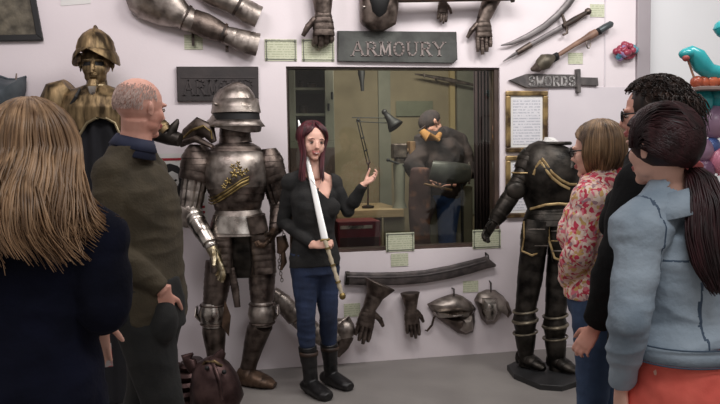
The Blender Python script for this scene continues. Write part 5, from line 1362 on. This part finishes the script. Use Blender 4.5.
obj('wall_peg', MB().rod(Q(225, 0, .08), Q(225, 0, 0), .012), dsteel, t)

def wall_gauntlet(label, w_px, tip_px, cuff_px, m, k, curls, thumb_side, off=.07, cuffr=.06, thumb=.7, spread=0.0):
    w = W(*w_px, off); d = (W(*tip_px, off) - w).normalized(); cd = W(*cuff_px, off) - w
    t = thing('gauntlet', label, 'gauntlet', w)
    gauntlet_parts(t, w, d, (0, 1, 0), V((thumb_side, 0, 0)), m, k, curls, cuff=cd.length, cuffr=cuffr, cuffdir=cd, thumb=thumb, spread=spread)
    obj('wall_peg', MB().rod(w, V((w.x, 0, w.z)), .01), dsteel, t); return t
wall_gauntlet('dark closed steel gauntlet hanging at the top edge left of the ARMOURY sign', (323, 14), (324, 40), (322, -22), dsteel, 1.5, (1.1, 1.15, 1.15, 1.1), -1, off=.1, cuffr=.05)
wall_gauntlet('small slim dark gauntlet hanging over the right half of the ARMOURY sign', (443, 2), (442, 28), (444, -22), dsteel, .78, (.15, .1, .1, .15), 1, off=.05)
wall_gauntlet('dark open gauntlet pointing down at the right of the ARMOURY sign', (483, 20), (485, 55), (496, -12), dsteel, 1.25, (.05, .0, .0, .05), -1, off=.07, cuffr=.06)
wall_gauntlet('long-cuffed grey gauntlet hanging fingers down at the left below the window', (369, 309), (362, 337), (380, 284), dsteel, 1.28, (.05, .0, .0, .05), 1, off=.15, cuffr=.085, thumb=1.2)
wall_gauntlet('small bright-backed gauntlet hanging in the middle below the window', (411, 309), (414, 341), (410, 293), dsteel, 1.12, (.05, .0, .0, .05), 1, off=.07, cuffr=.06, thumb=.5)
# breastplate hung at the top
t = thing('breastplate', 'small dark breastplate with a black hollow hanging above the ARMOURY sign', 'armour', W(378, 30, .05))
mb = MB(); mb.tube([(W(379, -30, .08), .12, .09), (W(379, -8, .08), .13, .1), (W(379, 8, .08), .13, .09), (W(378, 23, .08), .122, .07), (W(378, 26, .08), .1, .06), (W(378, 30.5, .08), .045, .045)], side=V((1, 0, 0)), seg=28, ex=3.2)
obj('plate', mb, dsteel, t, angle=25)
for q in (364, 394): obj('rivet', MB().ell(W(q, 7, .14), .014, .012, .014), bsteel, t)
obj('hollow_shade', MB().tube([(W(379, -30, .125), .085, .05), (W(379, -2, .14), .085, .065), (W(378.5, 12, .13), .06, .05), (W(378, 18, .12), .025, .03)], side=V((1, 0, 0)), seg=24), black, t)  # solid black form stands in for the shade inside the plate
# horizontal scabbard along the top edge
t = thing('scabbard', 'dark horizontal scabbard running along the very top edge above the gauntlets', 'scabbard', W(455, 2, .04))
obj('sheath', lames([(W(398, -5, .2), .05, .018), (W(512, -6, .16), .045, .02)], 3, 1.02, side=Z, seg=14), leather, t)
obj('chape', MB().tube([(W(511, -5, .16), .052, .024), (W(514, -5, .16), .05, .024)], side=Z, seg=14), dsteel, t)
for q in (400, 500): obj('wall_peg', MB().rod(W(q, -4, .16), W(q, -4, 0), .01), dsteel, t)

# ------------------------------------------------------------------ swords on the wall
greyblade = mat('grey_blade', (92, 87, 87), (132, 126, 126), rough=.48, metal=.8, scale=6, stretch=(1, 1, 1))
def bladed(px, ws, off, ex=2.0):
    return MB().tube([(W(*p, off), w_, .008 if w_ > .01 else .003) for p, w_ in zip(px, ws)], side=(W(*px[0], off) - W(*px[-1], off)).cross(V((0, 1, 0))).normalized(), seg=8)
t = thing('sword', 'curved grey sabre, uppermost of the three blades on the upper right wall', 'sword', W(535, 30, .03))
obj('blade', bladed([(501, 45.5), (512, 43), (528, 36), (545, 26), (558, 15), (568, 4), (576, -8)], [.004, .014, .02, .024, .026, .027, .026], .04), greyblade, t, angle=30)
obj('grip', MB().tube([(W(576, -8, .04), .02), (W(586, -22, .04), .022)]), leather, t)
for p in ((520, 40), (560, 13)): obj('wall_peg', MB().rod(W(*p, .045), W(*p, 0), .008), dsteel, t)
t = thing('sword', 'straight rapier with a swept crossguard, middle of the three on the upper right wall', 'sword', W(545, 40, .03))
obj('blade', bladed([(503, 61.5), (515, 54), (530, 45), (562, 27)], [.003, .012, .016, .018], .04), greyblade, t, angle=30)
obj('fuller_ring', MB().tube([(W(517, 52.8, .04), .02, .014), (W(531, 44.4, .04), .022, .014)], side=Z, seg=10), dsteel, t)
obj('crossguard', MB().tube([(W(562, 14, .05), .009), (W(564, 20, .05), .011), (W(566.5, 27, .05), .013), (W(567, 33, .05), .01), (W(563, 35, .05), .009)], side=V((0, 1, 0)), seg=10), dsteel, t)
obj('grip', MB().tube([(W(563, 26.5, .045), .02), (W(575, 19.5, .045), .023), (W(586, 12.8, .045), .016)], side=V((0, 1, 0))), leather, t)
obj('pommel', MB().ell(W(588, 11.5, .045), .026, .024, .026), dsteel, t)
for p in ((525, 47.6), (572, 22)): obj('wall_peg', MB().rod(W(*p, .045), W(*p, 0), .008), dsteel, t)
t = thing('war_hammer', 'brown hafted flail-headed weapon, lowest of the three slanting arms on the upper right wall', 'weapon', W(560, 60, .03))
haft = mat('red_brown_haft', (108, 82, 70), (140, 108, 90), rough=.55, scale=8, bump=.1)
obj('haft', MB().tube([(W(556, 56.5, .06), .015), (W(575, 44.5, .06), .018), (W(586, 38, .06), .022), (W(590, 36, .06), .03), (W(596, 32.5, .06), .028)], side=V((0, 1, 0))), haft, t)
obj('head', MB().tube([(W(535, 69, .07), .012), (W(540, 65, .07), .045), (W(545, 61.5, .07), .058), (W(550, 59, .07), .04), (W(554, 57, .07), .02)], side=V((0, 1, 0)), seg=18), mat('mossy_iron', (78, 72, 62), (112, 104, 90), rough=.5, metal=.5, scale=12), t)
obj('head_knob', MB().tube([(W(531, 70, .06), .012, .01), (W(536, 67, .08), .034, .03), (W(540, 69.5, .07), .02)], side=Z), dsteel, t)
obj('collar', MB().tube([(W(553, 61.5, .06), .012), (W(555.5, 57, .06), .03, .034), (W(557.5, 53, .06), .012)], side=V((0, 1, 0)), seg=12), black, t)
obj('ferrule', MB().tube([(W(596, 35, .06), .012), (W(598, 32, .06), .03, .034), (W(599, 28.5, .06), .014)], side=V((0, 1, 0)), seg=12), black, t)
obj('end_cap', MB().tube([(W(599, 31, .06), .025), (W(604, 28, .06), .026), (W(611, 24, .06), .024), (W(612.5, 23, .06), .012)], side=V((0, 1, 0))), mat('slate_cap', (72, 78, 80), (92, 98, 100), rough=.4, metal=.5), t)
obj('ring', MB().tube([(W(588.5 + 2 * math.cos(a), 43 + 5.5 * math.sin(a), .065), .005) for a in [k * .6 for k in range(11)]], side=V((0, 1, 0)), seg=8), steel, t)
for p in ((565, 50), (592, 34)): obj('wall_peg', MB().rod(W(*p, .06), W(*p, 0), .008), dsteel, t)

# curved scabbard blade under the window
t = thing('scabbard', 'broad curved dark grey scabbard hung below the workshop window', 'scabbard', W(420, 284, .03))
pts = [(347, 278.2), (375, 279), (400, 278.5), (425, 276.5), (450, 272), (470, 267), (486, 262.5), (495, 265.5)]
wd = [.044, .046, .047, .047, .048, .048, .046, .01]
sk_ = mat('grey_sharkskin', (58, 52, 52), (88, 80, 78), rough=.5, metal=.3, scale=18, bump=.2)
obj('sheath', MB().tube([(W(*p, .035), w_, .018) for p, w_ in zip(pts, wd)], side=Z, seg=16, ex=3), sk_, t, angle=50)
obj('mouth_band', MB().tube([(W(345, 278, .035), .048, .022), (W(349, 278.2, .035), .048, .022)], side=Z, seg=16, ex=3), blackm, t)
obj('edge_rib', MB().tube([(W(p[0], p[1] - 1.5, .055), .006, .004) for p in pts[:-1]], side=Z, seg=8), greyblade, t)
obj('hook', MB().tube([(W(489, 262, .04), .005), (W(488, 255, .04), .006), (W(485.5, 253, .02), .006), (W(486, 256, .0), .005)], seg=8), blackm, t)
for p in ((365, 280), (460, 270)): obj('wall_peg', MB().rod(W(*p, .03), W(*p, 0), .008), dsteel, t)

# shoulder plates on the wall
def plate_shell(outline, cx, cy, bulge, off):
    """a domed plate with the given outline"""
    n = len(outline); vs = []; fs = []; R_ = 7
    for k in range(R_ + 1):
        s_ = 1 - k / R_
        for (x_, y_) in outline:
            p = W(cx + (x_ - cx) * s_, cy + (y_ - cy) * s_, off); vs.append(p - V((0, 1, 0)) * bulge * (1 - s_ ** 2.2))
    for k in range(R_):
        for i in range(n): fs.append((k * n + i, k * n + (i + 1) % n, (k + 1) * n + (i + 1) % n, (k + 1) * n + i))
    return MB().add(vs, fs)
t = thing('shoulder_armour', 'shoulder armour plate with a bright band, left of the pair low on the wall', 'armour', W(453, 334, .05))
o1 = [(427, 304), (437, 299), (448, 295), (454, 293.5), (462, 296), (471, 302), (476, 309), (474, 313), (460, 312), (445, 313), (433, 313)]
obj('top_plate', plate_shell(o1, 452, 304, .08, .02), steel, t, solid=.004)
o2 = [(432, 311), (445, 311), (460, 309), (475, 309), (473, 316), (460, 315), (447, 317), (434, 317)]
obj('bright_band', plate_shell(o2, 453, 313, .11, .025), bsteel, t, solid=.004)
o3 = [(434, 315), (450, 314), (474, 312), (475, 322), (473, 332), (466, 334.5), (458, 333), (449, 326), (440, 320)]
obj('lower_plate', plate_shell(o3, 460, 321, .09, .02), dsteel, t, solid=.004)
obj('side_strap', MB().tube([(W(434, 317, .03), .008, .004), (W(432, 325, .03), .008, .004), (W(427, 331, .02), .008, .004), (W(425, 330, .01), .006, .004)], seg=8), leather, t)
obj('cheek_panel', plate_shell([(460, 316), (472, 315), (473, 330), (466, 333), (460, 330)], 466, 324, .05, .08), steel, t, solid=.004)
obj('hook', MB().tube([(W(454, 296, .06), .005), (W(454, 289, .05), .005), (W(452, 288, .0), .005)], seg=8), blackm, t)
t = thing('shoulder_armour', 'domed shoulder armour plate with side flap, right of the pair low on the wall', 'armour', W(490, 325, .05))
o1 = [(474, 300), (478, 293), (486, 289.5), (495, 290), (503, 296), (508, 303), (511, 312), (508, 316), (502, 311), (500, 318), (494, 324), (487, 324.5), (481, 318), (478, 308)]
obj('dome_plate', plate_shell(o1, 490, 306, .1, .02), steel, t, solid=.004)
obj('front_panel', plate_shell([(482, 298), (497, 298), (498, 312), (493, 321), (486, 321), (482, 312)], 490, 308, .05, .11), bsteel, t, solid=.004)
obj('side_flap', plate_shell([(500, 298), (508, 302), (512, 313), (508, 318), (503, 310)], 506, 307, .04, .03), dsteel, t, solid=.004)
obj('hook', MB().tube([(W(491, 292, .05), .005), (W(491, 283, .05), .006), (W(489.5, 281, .0), .005)], seg=8), blackm, t)

# blue-grey curved plate at the far left
t = thing('horse_chest_plate', 'blue-grey curved steel plate with pointed corner at the left edge', 'armour', W(5, 112, .1))
bg = mat('blue_grey_steel', (70, 78, 84), (104, 112, 116), rough=.5, metal=.4, scale=7, bump=.1)
obj('plate', plate_shell([(-30, 84), (-14, 75), (0, 76.2), (8, 79), (16, 79.5), (26.5, 76.5), (26, 90), (22.5, 106), (14, 116), (0, 122), (-24, 118)], 0, 96, .14, .04), bg, t, solid=.004)
obj('rolled_edge', MB().tube([(W(*p, .045), .007) for p in ((-14, 75), (0, 76.2), (8, 79), (16, 79.5), (26.5, 76.5))], side=Z, seg=8), bg, t)
obj('spike', MB().tube([(W(16, 81, .06), .008), (W(16.5, 73.5, .05), .004)], seg=8), dsteel, t)

# ------------------------------------------------------------------ berry-coloured ornament on the wall
t = thing('wall_ornament', 'crimson and violet cluster ornament fixed to the wall left of the grey trim', 'ornament', W(627, 62, .05))
cols = [mat('crimson_gloss', (132, 36, 58), (172, 84, 102), rough=.3), mat('violet_gloss', (122, 92, 142), (168, 150, 180), rough=.3), mat('teal_gloss', (64, 120, 140), (110, 160, 170), rough=.3)]
rnd = random.Random(2)
for i in range(22):
    a = rnd.uniform(0, 2 * PI); r_ = rnd.uniform(0, 1) ** .6
    p = W(626 + 10 * r_ * math.cos(a), 52 + 7.5 * r_ * math.sin(a), .05 + .05 * (1 - r_))
    obj('bead', MB().ell(p, .026, .026, .026, None, 12, 8), cols[0 if i % 3 else (1 if i % 2 else 2)], t)
obj('backing', MB().lathe(W(627, 52, .0), [(0, 0), (.06, 0), (.055, .04), (0, .045)], (V((1, 0, 0)), Z, V((0, -1, 0)))), cols[0], t)

# ------------------------------------------------------------------ balloon stall on the right
DZ = 4.3; J = lambda px, py, dd=0.0: P(px, py, DZ + dd)
teal = mat('teal_balloon', (30, 134, 140), (52, 160, 164), rough=.25, scale=3)
st = thing('display_stand', 'display stand with a wooden shelf behind the ponytail visitor', 'stand', V((J(714, 200).x, J(714, 200).y, 0)))
a_ = J(689, 88.5); 
obj('shelf', MB().box(J(728.5, 89.5), .45, .3, .02, (RH, AH, Z)), mat('grey_brown_shelf', (128, 110, 104), (144, 126, 120)), st, smooth=False, bevel=.003)
for q, dd in ((692.5, -.13), (760, -.13), (692.5, .13), (760, .13)):
    tp = J(q, 90, dd); obj('upright', MB().rod(V((tp.x, tp.y, 0)), tp, .012), mat('lilac_post', (120, 98, 110), (140, 118, 128)), st)
lw = J(722, 186); obj('lower_shelf', MB().box(J(728.5, 188), .45, .3, .02, (RH, AH, Z)), MATS['grey_brown_shelf'], st, smooth=False)
t = thing('balloon_dragon', 'teal balloon creature with long curved neck on the stall shelf', 'balloon', J(705, 87))
obj('neck', MB().tube([(J(684, 54), .03), (J(690, 53), .042), (J(697, 57), .05), (J(702, 65), .052), (J(709, 71.5), .046), (J(720, 74), .044), (J(735, 72), .05)], side=AH, seg=18), teal, t)
obj('head', MB().ell(J(687, 54, -.01), .045, .04, .032, (RH, AH, Z)), teal, t)
obj('snout', MB().ell(J(686, 58, -.03), .02, .02, .02), mat('red_snout', (150, 70, 66)), t)
obj('chin_stick', MB().rod(J(688, 60, -.01), J(695.5, 82, -.01), .006), mat('tan_stick', (150, 110, 88)), t)
cop = mat('copper_balloon', (138, 62, 42), (186, 98, 66), rough=.25)
for i, (px, py, r_) in enumerate(((697, 82, .038), (704, 82, .036), (712, 81, .042), (719, 80, .04))):
    o = obj('copper_ball', MB().ell(J(px, py), r_, r_, r_ * .9), cop, t); obj('ring', rim(J(px, py, -.004), r_ * .7, r_ * .7, ((RH + AH * .4).normalized(), Z), .006), mat('orange_ring', (206, 130, 96)), o)
for i, (px, py, rx, rz, m_, lab) in enumerate(((701, 103, .065, .09, teal, 'teal round balloon hanging under the stall shelf, left one'), (717, 98, .05, .06, teal, 'teal round balloon hanging under the stall shelf, right one'))):
    t = thing('balloon', lab, 'balloon', J(px, py + 12)); mb = MB().tube([(J(px, py) + Z * rz * math.cos(a), max(.004, rx * math.sin(a) * (1 - .12 * math.cos(a) * -1)),) for a in [k * PI / 12 for k in range(13)]], seg=20)
    obj('balloon_skin', mb, m_, t); obj('knot', MB().rod(J(px, py) + Z * rz, V((J(px, py).x, J(px, py).y, J(px, 91.6).z)), .004), teal, t)
t = thing('balloon', 'small teal balloon piece at the right edge high up', 'balloon', J(722, 36)); obj('balloon_skin', MB().tube([(J(718, 22), .02), (J(721, 26), .045), (J(722, 32), .042), (J(719, 36), .015)], seg=16), teal, t)
obj('string', MB().rod(J(722, 22), J(722, -60), .002), black, t)
lil = mat('lilac_balloon', (130, 104, 132), (164, 132, 152), rough=.3, scale=3); blu = mat('blue_balloon', (70, 92, 148), (90, 112, 166), rough=.25); pnk = mat('pink_balloon', (200, 120, 146), (214, 140, 160), rough=.3)
for (px, py, r_, m_, lab) in ((715, 122, .085, lil, 'lilac balloon stacked under the teal pair'), (712, 146, .045, blu, 'small blue balloon between the lilac and pink ones'), (719, 160, .07, pnk, 'pink balloon lowest under the stall shelf'), (703, 150, .06, lil, 'lilac balloon beside the small blue one'), (704, 170, .06, mat('plum_balloon', (96, 66, 92), (120, 84, 108), rough=.3), 'plum balloon lowest at the left under the stall shelf')):
    t = thing('balloon', lab, 'balloon', J(px, py + 10)); obj('balloon_skin', MB().ell(J(px, py), r_, r_, r_ * 1.1, None, 20, 14), m_, t); obj('knot', MB().tube([(J(px, py) - Z * r_ * 1.08, .004), (J(px, py) - Z * r_ * 1.25, .01)], seg=8), m_, t)

for o in list(bpy.data.objects):
    if o.type == 'MESH' and o.parent is None and 'label' not in o and 'kind' not in o: print('UNTAGGED', o.name)
